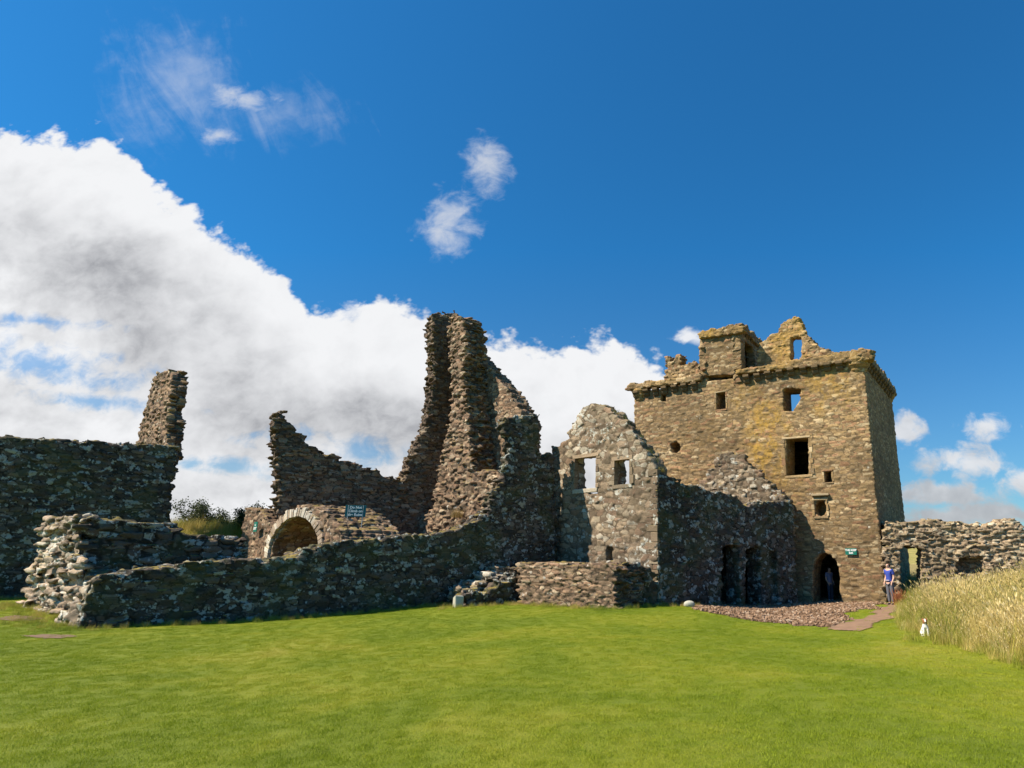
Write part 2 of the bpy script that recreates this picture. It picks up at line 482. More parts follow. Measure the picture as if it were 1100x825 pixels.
def stone_mat(name, cols, mortar, lich=.5, lichcol=(.46, .46, .42), stain=(.40, .235, .045), moss=.6, green=0.0, hue_noise=.5):
    m, N, b = new_mat(name)
    at = N.node('ShaderNodeAttribute', attribute_name='stone')
    sp = N.node('ShaderNodeSeparateColor'); N.l.new(at.outputs['Color'], sp.inputs[0])
    r1, g, st = sp.outputs; r2 = at.outputs['Alpha']
    ge = N.node('ShaderNodeNewGeometry'); pos = ge.outputs['Position']
    n = len(cols)
    base = N.ramp(r1, [((i + .0) / n, c) for i, c in enumerate(cols)], 'CONSTANT')
    n1 = N.noise(pos, .28, 5, .6); n2 = N.noise(pos, 2.2, 5, .6); n3 = N.noise(pos, 14, 5, .65); n4 = N.noise(pos, 45, 3, .6)
    val = N.m('MULTIPLY', N.rng(r2, 0, 1, .68, 1.3, False), N.rng(n3, .25, .75, .72, 1.28, False))
    val = N.m('MULTIPLY', val, N.rng(n1, .3, .7, .68, 1.22))
    sc_ = N.node('ShaderNodeVectorMath', operation='SCALE'); N.l.new(base, sc_.inputs[0]); N.l.new(val, sc_.inputs['Scale'])
    c = sc_.outputs[0]
    c = N.mix(N.m('SUBTRACT', 1, N.rng(g, .0, .6)), c, mortar)
    # crusts of pale lichen: some whole stones, some patches
    if lich > 0:
        pat = N.m('ADD', N.m('MULTIPLY', n2, .6), N.m('MULTIPLY', r1, .30)); pat = N.m('ADD', pat, N.m('MULTIPLY', N.noise(pos, 7.5, 5, .6), .80))
        lm = N.rng(pat, 1.13 - .3 * lich, 1.21 - .3 * lich, 0, .85)
        c = N.mix(N.m('MULTIPLY', lm, N.rng(g, .05, .4)), c, lichcol)
    if green > 0:
        c = N.mix(N.m('MULTIPLY', N.rng(N.noise(pos, .9, 4), .45, .62), green), c, (.09, .11, .035))
    c = N.mix(N.m('MULTIPLY', st, N.rng(N.m('ADD', n3, N.m('MULTIPLY', n2, .6)), .55, 1.0)), c, stain)
    nz = N.node('ShaderNodeSeparateXYZ'); N.l.new(ge.outputs['True Normal'], nz.inputs[0])
    mm = N.m('MULTIPLY', N.rng(nz.outputs[2], .55, .85), N.m('MULTIPLY', N.rng(N.noise(pos, 1.7, 4), .48, .58), moss))
    c = N.mix(mm, c, N.mix(n3, (.10, .10, .025), (.34, .23, .05)))
    N.l.new(c, b.inputs['Base Color'])
    hh = N.m('ADD', n3, N.m('MULTIPLY', n4, .5))
    bump(N, b, hh, .7, .03)
    return m

M = {}
M['tower'] = stone_mat('tan_sandstone', [(.275, .180, .085), (.22, .145, .068), (.32, .22, .112), (.27, .152, .080), (.19, .130, .066), (.38, .285, .165), (.28, .185, .088), (.215, .150, .082)], (.14, .095, .05), lich=.12, lichcol=(.5, .45, .36), moss=.8)
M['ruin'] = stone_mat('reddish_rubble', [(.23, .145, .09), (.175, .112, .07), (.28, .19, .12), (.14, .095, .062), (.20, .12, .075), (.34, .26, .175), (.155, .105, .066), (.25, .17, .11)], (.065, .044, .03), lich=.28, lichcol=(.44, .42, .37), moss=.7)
M['shade'] = stone_mat('shaded_red_rubble', [(.15, .10, .066), (.12, .08, .056), (.19, .135, .09), (.10, .07, .05), (.14, .088, .06), (.23, .18, .13), (.11, .08, .055), (.17, .12, .08)], (.045, .032, .022), lich=.30, lichcol=(.36, .34, .30), moss=.6)  # darker copy of the reddish rubble, with the rear wall's shade in its colour
M['dark'] = stone_mat('weathered_shaded_rubble', [(.085, .062, .048), (.06, .05, .04), (.11, .085, .065), (.05, .042, .034), (.08, .056, .044), (.135, .11, .09), (.065, .055, .045), (.045, .04, .034)], (.022, .018, .014), lich=.66, lichcol=(.32, .33, .31), moss=.8, green=.25)  # weathered lichened stone, albedo lowered further to paint in the walls' shade
M['pale'] = stone_mat('pale_boulder_masonry', [(.24, .175, .115), (.19, .14, .09), (.28, .22, .15), (.165, .12, .08), (.22, .145, .095), (.34, .29, .22), (.20, .155, .105), (.25, .18, .12)], (.10, .072, .046), lich=.50, lichcol=(.46, .45, .39), moss=.9)
M['slab'] = stone_mat('thin_slab_rubble', [(.34, .27, .20), (.28, .21, .15), (.42, .36, .28), (.24, .18, .13), (.33, .24, .17), (.48, .43, .35), (.28, .21, .15), (.38, .30, .22)], (.10, .075, .05), lich=.55, lichcol=(.52, .50, .44), moss=.6)

def plain(name, c, rough=.7, var=.12, scale=20):
    m, N, b = new_mat(name)
    ge = N.node('ShaderNodeNewGeometry')
    n = N.noise(ge.outputs['Position'], scale, 4)
    N.l.new(N.mix(n, [x * (1 - var) for x in c], [min(1, x * (1 + var)) for x in c]), b.inputs['Base Color'])
    b.inputs['Roughness'].default_value = rough
    return m

def grass_mat(name, cols, soil=None, blades=False, trans=0.0):
    m, N, b = new_mat(name)
    ge = N.node('ShaderNodeNewGeometry'); pos = ge.outputs['Position']
    n1 = N.noise(pos, .22, 4, .55, .5); n2 = N.noise(pos, 1.3, 5, .6, .3); n3 = N.noise(pos, 22, 5, .7)
    f = N.m('ADD', N.m('MULTIPLY', n1, .78), N.m('MULTIPLY', n2, .22))
    if blades:
        oi = N.node('ShaderNodeObjectInfo')
        f = N.m('ADD', f, N.m('MULTIPLY', N.m('SUBTRACT', oi.outputs['Random'], .5), .10 if name == 'turf_blades' else .34))
    else:
        f = N.m('ADD', f, N.m('MULTIPLY', N.m('SUBTRACT', n3, .5), .35))
    c = N.ramp(f, [(.30, cols[0]), (.46, cols[1]), (.58, cols[2]), (.72, cols[3])])
    if name == 'mown_turf':      # beyond the ruins the ground is rough ochre pasture
        sx = N.node('ShaderNodeSeparateXYZ'); N.l.new(pos, sx.inputs[0])
        c = N.mix(N.rng(sx.outputs[1], 32, 36), c, N.ramp(f, [(.35, (.16, .14, .04)), (.5, (.26, .20, .07)), (.65, (.34, .26, .11))]))
    N.l.new(c, b.inputs['Base Color'])
    b.inputs['Roughness'].default_value = .75 if not blades else .55
    if not blades: bump(N, b, N.m('ADD', n3, N.noise(pos, 70, 3)), .9, .05)
    if trans:
        # light through the blades
        tr = N.node('ShaderNodeBsdfTranslucent'); N.l.new(c, tr.inputs[0])
        mx = N.node('ShaderNodeMixShader'); mx.inputs[0].default_value = trans
        N.l.new(b.outputs[0], mx.inputs[1]); N.l.new(tr.outputs[0], mx.inputs[2])
        o = [n for n in N.n if n.type == 'OUTPUT_MATERIAL'][0]; N.l.new(mx.outputs[0], o.inputs[0])
    return m
LAWN = [(.125, .17, .009), (.17, .212, .012), (.235, .255, .018), (.32, .29, .045)]
M['lawn'] = grass_mat('mown_turf', LAWN)
M['blade'] = grass_mat('turf_blades', [(.165, .222, .010), (.235, .295, .015), (.32, .345, .024), (.43, .38, .055)], blades=True, trans=.3)
M['straw'] = grass_mat('ripe_grass', [(.30, .28, .06), (.54, .42, .14), (.68, .52, .22), (.78, .64, .34)], blades=True, trans=.3)
M['bankgrass'] = grass_mat('rank_grass', [(.15, .20, .02), (.26, .28, .035), (.40, .33, .07), (.50, .38, .12)], blades=True, trans=.3)
M['field'] = grass_mat('far_field', [(.17, .16, .04), (.25, .22, .06), (.31, .25, .08), (.36, .28, .10)])
M['soil'] = plain('trodden_red_earth', (.17, .11, .075), .95, .25, 6)
M['rub'] = stone_mat('red_gravel', [(.34, .22, .17), (.28, .18, .14), (.42, .30, .24), (.24, .16, .12), (.36, .22, .17), (.46, .36, .29), (.3, .2, .15), (.38, .25, .19)], (.2, .13, .1), lich=0, moss=0)

# ------------------------------------------------------------------ ground sheet
def axis(lo, hi, step, far):
    a = np.arange(lo, hi + step, step); g = [1.0]
    e = []; d = step
    x = a[-1]
    while x < far: d *= 1.35; x += d; e.append(x)
    f = []; d = step; x = a[0]
    while x > -far: d *= 1.35; x -= d; f.append(x)
    return np.concatenate([f[::-1], a, e])
gx = axis(-42, 30, .45, 2500); gy = axis(-6, 48, .45, 2500)
GX, GY = np.meshgrid(gx, gy, indexing='ij'); GZ = ghz(GX, GY)
fade = np.clip(1 - (np.hypot(GX, GY - 22) - 45) / 30, 0, 1); GZ = GZ * fade
def grid_faces(nx, ny):
    i = np.arange(nx * ny).reshape(nx, ny)
    return np.stack([i[:-1, :-1], i[1:, :-1], i[1:, 1:], i[:-1, 1:]], -1).reshape(-1, 4)
edge_px = [(972, 652), (968, 668), (985, 682), (1010, 690), (1050, 700), (1100, 716), (1180, 742)]
EDGE = [ground_px(*e)[:2] for e in edge_px]
TALL = EDGE + [(14, 8), (26, 10), (26, 30.5), (17.5, 30.3), (12.4, 32.0)]
grav_px = [(700, 630), (748, 657), (775, 662), (830, 670), (893, 675), (922, 665), (908, 660), (928, 655), (947, 655), (950, 646), (945, 634), (900, 634), (860, 632)]
GRAV = [ground_px(*e)[:2] for e in grav_px]
path_px = [(888, 676), (926, 680), (956, 665), (963, 656), (970, 648), (972, 643), (952, 643), (948, 650), (942, 657), (922, 665)]
PATH = [ground_px(*e)[:2] for e in path_px]
X1, Y1 = GX.ravel(), GY.ravel()
tall = np.clip(-poly_sdf(X1, Y1, TALL) / .5 + .4, 0, 1)
gpm = np.minimum(poly_sdf(X1, Y1, GRAV), poly_sdf(X1, Y1, PATH))
dist = np.hypot(X1, Y1)
fan = (X1 / np.maximum(Y1, .5) > -1.05) & (X1 / np.maximum(Y1, .5) < .72) & (Y1 > 4.5) & (Y1 < 33)
lawn_d = fan * (tall < .5) * np.clip((gpm + .22) / .3, 0, 1) * np.clip(60 - dist * 1.4, 10, 55)
te = -poly_sdf(X1, Y1, TALL)
te = np.where((X1 > 12.8) & (X1 < 20) & (Y1 > 32.4) & (Y1 < 38), 1.6, te)
tall_d = (te > 0) * 26 * (Y1 > 6)
tall_s = np.clip(.25 + te / 1.6, .25, 1) * np.where(Y1 > 26, .8, 1) * (.55 + .8 * vnoise(X1 * .9, Y1 * .9, X1 * 0, 51))
rank_d = np.clip(1 - np.abs(te - .45) / .6, 0, 1) * 40 * (Y1 > 6) + (te > .4) * 7
feet = [((-15.4, 19.4), (-4.2, 29.4)), ((-15.4, 19.4), (-17.8, 20.7)), ((-17.3, 21.2), (-21.8, 24)), ((-.7, 24.4), (-4.4, 26.4)), ((-.7, 24.4), (1.0, 26.9)), ((1, 26.9), (2.6, 28.1)), ((-6.3, 25.0), (-4.4, 26.8)), ((-25.3, 26.9), (-20.9, 29.9)), ((-40, 17), (-25.3, 26.9))]
fd = np.full(X1.shape, 99.)
for (ax_, ay_), (bx_, by_) in feet:
    ex_, ey_ = bx_ - ax_, by_ - ay_; tt = np.clip(((X1 - ax_) * ex_ + (Y1 - ay_) * ey_) / (ex_ ** 2 + ey_ ** 2), 0, 1)
    fd = np.minimum(fd, np.hypot(X1 - ax_ - tt * ex_, Y1 - ay_ - tt * ey_))
rank_d = np.maximum(rank_d, (fd < .5) * 26.0); rank_s = np.where(fd < 1.0, .55, np.where(te > .5, 2.0, 1.0))
me = np_mesh('ground', np.stack([X1, Y1, GZ.ravel()], 1), grid_faces(len(gx), len(gy)), {'lawn_d': lawn_d, 'tall_d': tall_d, 'tall_s': tall_s, 'rank_d': rank_d, 'rank_s': rank_s})
ground = link('ground', me, M['lawn'], smooth=True); tag(ground, 'mown green lawn and the rough ground around the ruins', kind='structure')

def patch(name, poly, mat, lift, label, step=.2, relief=0.0):
    P = np.array(poly); x = np.arange(P[:, 0].min(), P[:, 0].max() + step, step); y = np.arange(P[:, 1].min(), P[:, 1].max() + step, step)
    A, B = np.meshgrid(x, y, indexing='ij'); n = vnoise(A * 1.3, B * 1.3, A * 0, 3) - .5
    ins = poly_sdf(A, B, poly) + n * .5 < 0
    Z = ghz(A, B) + lift + relief * vnoise(A * 4, B * 4, A * 0, 8)
    f = grid_faces(len(x), len(y)); keep = ins.ravel()[f].all(1)
    V = np.stack([A.ravel(), B.ravel(), Z.ravel()], 1); f = f[keep]
    us, inv = np.unique(f, return_inverse=True)
    me = np_mesh(name, V[us], inv.reshape(-1, 4).astype(np.int32))
    o = link(name, me, mat, smooth=True); tag(o, label, kind='structure'); return o
gravel_base = patch('gravel_ground', GRAV, M['soil'], .012, 'reddish rubble strewn ground in front of the tower door')
path = patch('path', PATH, plain('path_earth', (.22, .135, .085), .95, .45, 4), .020, 'smooth reddish footpath leading to the tower corner', step=.1)
worn = []
for i, (u, v, ru, rv) in enumerate([(20, 664, 26, 3.2), (45, 684, 34, 2.0)]):
    pts = [ground_px(u + ru * math.cos(a), v + rv * math.sin(a))[:2] for a in np.linspace(0, 2 * math.pi, 14)[:-1]]
    patch('bare_earth', pts, M['soil'], .014, 'bare trodden earth in the lawn beside the low wall', step=.1)

def scatter(obj, surf, attr=None, density=None, smin=.8, smax=1.2, seed=1, tilt=.15, sattr=None):
    """geometry nodes: this object's own mesh is strewn over another object's surface"""
    ng = bpy.data.node_groups.new(obj.name + '_strewn', 'GeometryNodeTree')
    ng.interface.new_socket('Geometry', in_out='INPUT', socket_type='NodeSocketGeometry')
    ng.interface.new_socket('Geometry', in_out='OUTPUT', socket_type='NodeSocketGeometry')
    nd = ng.nodes; L = ng.links
    gi = nd.new('NodeGroupInput'); go = nd.new('NodeGroupOutput')
    oi = nd.new('GeometryNodeObjectInfo'); oi.inputs[0].default_value = surf; oi.transform_space = 'RELATIVE'
    dp = nd.new('GeometryNodeDistributePointsOnFaces'); dp.inputs['Seed'].default_value = seed
    L.new(oi.outputs['Geometry'], dp.inputs['Mesh'])
    if attr:
        na = nd.new('GeometryNodeInputNamedAttribute'); na.data_type = 'FLOAT'; na.inputs['Name'].default_value = attr
        L.new(na.outputs['Attribute'], dp.inputs['Density'])
    else: dp.inputs['Density'].default_value = density
    ip = nd.new('GeometryNodeInstanceOnPoints')
    L.new(dp.outputs['Points'], ip.inputs['Points']); L.new(gi.outputs[0], ip.inputs['Instance'])
    rv = nd.new('FunctionNodeRandomValue'); rv.data_type = 'FLOAT_VECTOR'
    rv.inputs[0].default_value = (-tilt, -tilt, 0); rv.inputs[1].default_value = (tilt, tilt, 6.283)
    L.new(rv.outputs[0], ip.inputs['Rotation'])
    rs = nd.new('FunctionNodeRandomValue'); rs.data_type = 'FLOAT'
    rs.inputs[2].default_value = smin; rs.inputs[3].default_value = smax; rs.inputs['Seed'].default_value = 7
    so = rs.outputs[1]
    if sattr:
        nb = nd.new('GeometryNodeInputNamedAttribute'); nb.data_type = 'FLOAT'; nb.inputs['Name'].default_value = sattr
        mu = nd.new('ShaderNodeMath'); mu.operation = 'MULTIPLY'; L.new(so, mu.inputs[0]); L.new(nb.outputs['Attribute'], mu.inputs[1]); so = mu.outputs[0]
    L.new(so, ip.inputs['Scale'])
    L.new(ip.outputs[0], go.inputs[0])
    md = obj.modifiers.new('strewn', 'NODES'); md.node_group = ng

def blades(name, n, radius, h0, h1, wid, lean, seed, seg=2, head=0.0):
    r = np.random.default_rng(seed); V = []; F = []
    for _ in range(n):
        a = r.uniform(0, 6.283); rr = radius * math.sqrt(r.uniform()); x, y = rr * math.cos(a), rr * math.sin(a)
        H = r.uniform(h0, h1); la = r.uniform(0, 6.283); ln = r.uniform(.1, 1) * lean * H; fa = r.uniform(0, 3.1416)
        dx, dy = math.cos(fa) * wid / 2, math.sin(fa) * wid / 2
        b = len(V)
        for i in range(seg + 1):
            t = i / seg; k = (1 - t * .75); ox, oy = math.cos(la) * ln * t * t, math.sin(la) * ln * t * t
            V += [(x + ox - dx * k, y + oy - dy * k, H * t - .01), (x + ox + dx * k, y + oy + dy * k, H * t - .01)]
        for i in range(seg): F.append((b + 2 * i, b + 2 * i + 1, b + 2 * i + 3, b + 2 * i + 2))
        if head and r.uniform() < .6:       # seed head
            b = len(V); hx, hy = x + math.cos(la) * ln, y + math.sin(la) * ln; q = head * r.uniform(.7, 1.2); e = wid * 1.7
            ex, ey = math.cos(la) * q * .45, math.sin(la) * q * .45
            V += [(hx, hy, H - .02), (hx + ex * .5 + e * math.sin(fa), hy + ey * .5 - e * math.cos(fa), H + q * .4), (hx + ex, hy + ey, H + q * .75), (hx + ex * .5 - e * math.sin(fa), hy + ey * .5 + e * math.cos(fa), H + q * .35)]
            F.append((b, b + 1, b + 2, b + 3))
    return np_mesh(name, V, F)

lawn_grass = link('lawn_grass', blades('lawn_grass', 170, .17, .012, .032, .0045, .9, 3), M['blade'])
tag(lawn_grass, 'short mown grass blades covering the lawn', 'grass', kind='stuff')
scatter(lawn_grass, ground, 'lawn_d', seed=3, smin=.7, smax=1.25)
tall_grass = link('tall_grass', blades('tall_grass', 34, .30, .45, 1.05, .008, .75, 5, seg=3, head=.13), M['straw'])
tag(tall_grass, 'tall golden ripe grass on the bank at the right', 'tall grass', kind='stuff')
scatter(tall_grass, ground, 'tall_d', seed=9, smin=.42, smax=1.0, tilt=.28, sattr='tall_s')
rank_grass = link('rough_grass', blades('rough_grass', 70, .22, .08, .32, .008, .7, 25, seg=2), M['bankgrass'])
tag(rank_grass, 'rough green grass along the tall golden grass and the feet of the walls', 'grass', kind='stuff')
scatter(rank_grass, ground, 'rank_d', seed=19, smin=.5, smax=1.2, tilt=.25, sattr='rank_s')
rg = np.random.default_rng(4)
mb = MB(); mb.box((0, 0, .02), .16, .12, .08, jit=.03, rng=rg)
rm, RN, rb_ = new_mat('rubble_stones'); oi_ = RN.node('ShaderNodeObjectInfo')
RN.l.new(RN.ramp(oi_.outputs['Random'], [(0, (.11, .065, .035)), (.4, (.20, .12, .07)), (.8, (.28, .18, .115)), (1, (.36, .27, .19))]), rb_.inputs['Base Color'])
rubble = mb.build('rubble', rm)
tag(rubble, 'loose reddish stones strewn before the tower door', 'rubble', kind='stuff')
scatter(rubble, gravel_base, density=90, seed=2, smin=.15, smax=.8, tilt=.5)

# ------------------------------------------------------------------ the masonry
dW = np.array([.743, .669])       # walls running away to the right
dG = np.array([-.77, .637])       # gables running away to the left
DK = dict(cell=(.33, .33, .16), jit=(.95, .6, .9), k=.35, groove=.035, prot=.055, tiltf=.5)

# --- long front wall and the tall ruin
ruin = thing('ruined_range', (-10, 27, .1), 'tall jagged ruin of reddish rubble with a long low dark wall', 'ruin')
pS = Plane((-15.37, 19.42), dW)
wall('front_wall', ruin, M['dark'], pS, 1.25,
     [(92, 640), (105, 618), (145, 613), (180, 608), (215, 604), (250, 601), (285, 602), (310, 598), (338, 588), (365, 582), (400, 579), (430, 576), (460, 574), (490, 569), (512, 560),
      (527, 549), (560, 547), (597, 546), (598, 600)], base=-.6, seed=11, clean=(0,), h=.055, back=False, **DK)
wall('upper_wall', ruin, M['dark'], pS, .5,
     [(515, 560), (524, 551), (529, 533), (541, 512), (546, 490), (548, 470), (540, 462), (541, 449), (556, 448), (562, 446), (579, 445), (580, 470), (581, 494), (586, 488), (593, 485), (595, 510), (597, 600)], base=1.5, seed=61, h=.05, back=True, **DK)  # right end run on past the corner to block sun from the window gable
oW2 = np.array([-4.15, 29.5])
pW2 = Plane(oW2, dG, .3)
wall('gable_wall', ruin, M['ruin'], pW2, 1.0,
     [(563, 600), (563, 452), (561, 448), (558, 440), (552, 429), (545, 420), (538, 411), (530, 402), (520, 391), (510, 380), (484, 380), (472, 400), (470, 600)], base=0, seed=12, k=.4, cell=(.34, .36, .14), prot=.035, groove=.03, tiltf=.4, label='pale lit gable wall sloping down to the right')
wall('sun_gap_filler', ruin, M['ruin'], pW2, .4, [(575, 600), (575, 452), (560, 450), (558, 600)], base=0, seed=62, k=.5, cell=(.34, .36, .14))  # filler added behind the corner to stop sun slipping through onto the window gable
pBr = Plane(oW2, dG, -1.1)
wall('chimney_breast', ruin, M['ruin'], pBr, 1.5,
     [(546, 600), (545, 540), (540, 508), (524, 505), (509, 506), (507, 490), (504, 460), (501, 430), (498, 400), (500, 375), (497, 350), (494, 340), (487, 337), (482, 341), (481, 380), (484, 420), (482, 455), (475, 485), (468, 510), (464, 545), (447, 562), (436, 600)],
     base=0, seed=13, k=.25, prot=.13, groove=.055, cell=(.38, .36, .135), jit=(.9, .7, .7), tiltf=.6, label='ragged lit pier of projecting stones')
pN = Plane((-16.1, 29.7), (-9.9 + 16.1, 34.3 - 29.7))
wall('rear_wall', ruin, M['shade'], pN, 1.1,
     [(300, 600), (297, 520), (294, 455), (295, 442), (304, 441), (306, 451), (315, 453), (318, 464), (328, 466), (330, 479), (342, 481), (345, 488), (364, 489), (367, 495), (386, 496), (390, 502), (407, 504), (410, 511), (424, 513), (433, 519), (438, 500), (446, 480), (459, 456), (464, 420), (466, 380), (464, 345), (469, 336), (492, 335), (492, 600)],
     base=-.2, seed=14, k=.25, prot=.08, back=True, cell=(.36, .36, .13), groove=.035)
pH = Plane(oW2, dG, -3.0)
wall('rubble_heap', ruin, M['ruin'], pH, 2.6, [(505, 600), (500, 582), (492, 578), (478, 576), (462, 573), (445, 584), (430, 592)], base=0, seed=15, k=.2, prot=.2, cell=(.45, .45, .22), h=.07)

# --- barrel vault between the two walls
pV = Plane((-10.6, 25.0), (-17 + 10.6, 30.3 - 25))
arch = [(293, 640), (291, 600), (294, 584), (301, 570), (311, 559), (321, 555), (331, 558), (339, 567), (343, 580), (344, 600), (344, 640)]
vault = thing('barrel_vault', (-13.5, 27.5, .2), 'small rubble barrel vault with a dark arched mouth', 'vault')
wall('vault_arch', vault, M['ruin'], pV, 2.6,
     [(372, 600), (371, 588), (368, 578), (362, 567), (354, 556), (345, 547), (333, 542), (322, 543), (312, 549), (302, 556), (288, 562), (280, 548), (264, 545), (255, 600)], openings=[dict(px=arch)],
     base=-.2, seed=16, k=.45, cell=(.30, .3, .15), groove=.03, prot=.05, tiltf=.4, h=.05)
pVb = Plane((-10.6, 25.0), (-17 + 10.6, 30.3 - 25), 2.3)
wall('end_wall', vault, M['dark'], pVb, .6, [(366, 600), (358, 560), (332, 545), (300, 556), (280, 600)], base=-.2, seed=17, h=.1)

ring_px = [(290, 600), (291, 590), (294, 579), (299, 570), (306, 562), (314, 557), (323, 555), (332, 558), (339, 566), (343, 577), (345, 590)]
RING = [pV.px(*p) for p in ring_px]
# --- second low wall
pB = Plane(gp(88, 21.2), dW)
lowwall = thing('low_wall', (-17.75, 20.7, .3), 'low slab built wall with a stepped sunlit end at the far left of the lawn', 'wall')
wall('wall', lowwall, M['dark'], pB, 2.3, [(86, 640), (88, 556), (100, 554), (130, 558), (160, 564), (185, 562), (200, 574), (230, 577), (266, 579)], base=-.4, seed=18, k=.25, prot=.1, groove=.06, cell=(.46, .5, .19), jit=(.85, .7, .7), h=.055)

pBe = Plane(gp(88, 21.2), gp(20, 24) - gp(88, 21.2))
wall('end_face', lowwall, M['slab'], pBe, 1.0, [(90, 640), (88, 556), (75, 558), (60, 553), (47, 555), (43, 570), (37, 592), (31, 615), (22, 650)], base=-.4, seed=38, k=.2, prot=.24, groove=.09, cell=(.75, .55, .17), jit=(.8, .7, .5), h=.05, label='sunlit stepped end of projecting slabs')
pSe = Plane((-15.37, 19.42), (-2.38, 1.28), .02)
wall('end_face', ruin, M['slab'], pSe, 1.0, [(95, 640), (104, 619), (97, 621), (88, 632), (80, 642), (70, 648), (63, 652), (58, 662)], base=-.5, seed=39, k=.3, prot=.1, cell=(.4, .4, .26), h=.05, clean=(0,), label='sunlit end face of the long low wall')

# --- curtain wall on the far left with its standing stub
pA = Plane((-25.3, 27.0), (4.4, 3.0))
curtain = thing('curtain_wall', (-25, 27, .5), 'high dark rubble wall at the left edge with a leaning stub on its end', 'wall')
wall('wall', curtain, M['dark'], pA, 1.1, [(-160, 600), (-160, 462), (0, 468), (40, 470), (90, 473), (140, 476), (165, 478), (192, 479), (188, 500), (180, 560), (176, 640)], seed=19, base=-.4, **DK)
pT = Plane(pA.pt(pA.px(190, 500)[0]), dG, -.1)
wall('chimney_stub', curtain, M['ruin'], pT, .75, [(176, 492), (180, 455), (179, 440), (183, 420), (184, 398), (178, 396), (170, 401), (164, 404), (158, 428), (152, 450), (147, 470), (143, 492)], seed=20, k=.45, prot=.10, groove=.05, cell=(.45, .4, .15), label='tall stub of broken masonry with mossy ledges')

# --- small roofless gabled building
store = thing('gabled_building', (1, 27, 0), 'roofless stone building with a sunlit window gable and a dark side wall', 'building')
cor = np.array([1.0, 27.0]); end = np.array([7.8, 32.0])
dGs = np.array([-5.44, 4.5])
pG = Plane(cor, dGs)
win = [[(616, 528), (615, 491), (640, 489), (641, 524), (640, 530)], [(660, 522), (659, 493), (676, 492), (677, 521)]]
wall('window_gable', store, M['pale'], pG, .85,
     [(706, 600), (704, 504), (698, 490), (693, 483), (687, 474), (681, 466), (672, 455), (668, 450), (660, 443), (655, 439), (647, 434), (636, 433), (627, 437), (620, 447), (613, 457), (608, 470), (600, 477), (592, 480), (589, 492), (580, 505), (560, 510), (552, 600)],
     openings=[dict(px=win[0]), dict(px=win[1]), dict(px=[(651, 602), (651, 588), (657, 588), (657, 602)], deep=.4)],
     base=-.4, seed=21, k=.35, cell=(.42, .4, .24), jit=(1.0, .6, 1.0), groove=.022, prot=.03, tiltf=.2, clean=(0,), h=.055, back=True)
pM = Plane(cor, end - cor)
doors = [dict(px=[(776, 650), (777, 588), (784, 585), (794, 586), (795, 650)]), dict(px=[(801, 650), (802, 590), (809, 587), (817, 588), (818, 650)]), dict(px=[(826, 650), (827, 592), (834, 591), (836, 650)], deep=.25)]
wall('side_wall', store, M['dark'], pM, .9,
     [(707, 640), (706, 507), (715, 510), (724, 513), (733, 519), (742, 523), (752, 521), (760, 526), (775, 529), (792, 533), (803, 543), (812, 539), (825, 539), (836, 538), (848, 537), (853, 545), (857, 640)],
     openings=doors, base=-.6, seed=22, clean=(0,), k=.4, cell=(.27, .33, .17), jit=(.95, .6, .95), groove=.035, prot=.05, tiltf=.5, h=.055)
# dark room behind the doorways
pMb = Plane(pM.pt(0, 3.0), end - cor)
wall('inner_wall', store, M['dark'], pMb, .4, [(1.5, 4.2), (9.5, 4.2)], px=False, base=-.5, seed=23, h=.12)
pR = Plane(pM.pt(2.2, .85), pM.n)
dT = np.array([-.865, .502])
pF = Plane(end, dT, .02)
wall('far_gable', store, M['pale'], pF, .6,
     [(850, 600), (849, 537), (840, 530), (832, 523), (823, 514), (815, 507), (806, 500), (800, 492), (792, 486), (772, 487), (769, 498), (761, 506), (757, 514), (748, 520), (740, 524), (738, 600)], base=2.2,
     seed=24, k=.25, cell=(.36, .34, .2), prot=.05, groove=.03, tiltf=.4, h=.055, label='low sunlit gable with pale lichened stones')

# --- terrace and stair in front of it
terr = thing('terrace_wall', (-1, 24.5, .2), 'low sunlit retaining wall of thin stones below the window gable', 'wall')
F2 = np.array([-.68, 24.5]); F1 = np.array([-4.4, 26.5])
pP = Plane(F2, F1 - F2)
wall('front_face', terr, M['ruin'], pP, 2.2, [(662, 640), (664, 614), (655, 606), (640, 605), (620, 606), (600, 605), (585, 604), (570, 606), (556, 604)], base=-.4, seed=25, k=.25, cell=(.40, .4, .11), jit=(.9, .6, .7), h=.045, groove=.03, prot=.04, tiltf=.4)
pP2 = Plane((-.75, 24.7), cor - np.array([-.75, 24.7]))
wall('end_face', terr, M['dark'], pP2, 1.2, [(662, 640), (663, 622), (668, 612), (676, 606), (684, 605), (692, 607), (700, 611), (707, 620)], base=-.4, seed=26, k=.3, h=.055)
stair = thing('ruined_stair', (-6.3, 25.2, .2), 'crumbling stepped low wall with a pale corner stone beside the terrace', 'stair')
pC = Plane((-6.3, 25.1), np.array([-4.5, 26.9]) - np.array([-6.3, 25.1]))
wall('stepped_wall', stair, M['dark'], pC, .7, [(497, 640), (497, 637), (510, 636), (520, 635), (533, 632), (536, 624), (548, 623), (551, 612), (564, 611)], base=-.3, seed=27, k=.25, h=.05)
for i, (a, t, z, sx) in enumerate([(.5, .9, .95, .9), (1.1, 1.0, 1.2, .9), (1.6, 1.1, 1.5, 1.0), (2.2, 1.2, 1.75, 1.1)]):
    pp = Plane(pC.pt(a, t - .3), dG)
    wall('step', stair, M['slab'], pp, .7, [(0, z), (1.1, z)], px=False, base=0, seed=28 + i, k=.2, cell=(.5, .4, .17), h=.055)

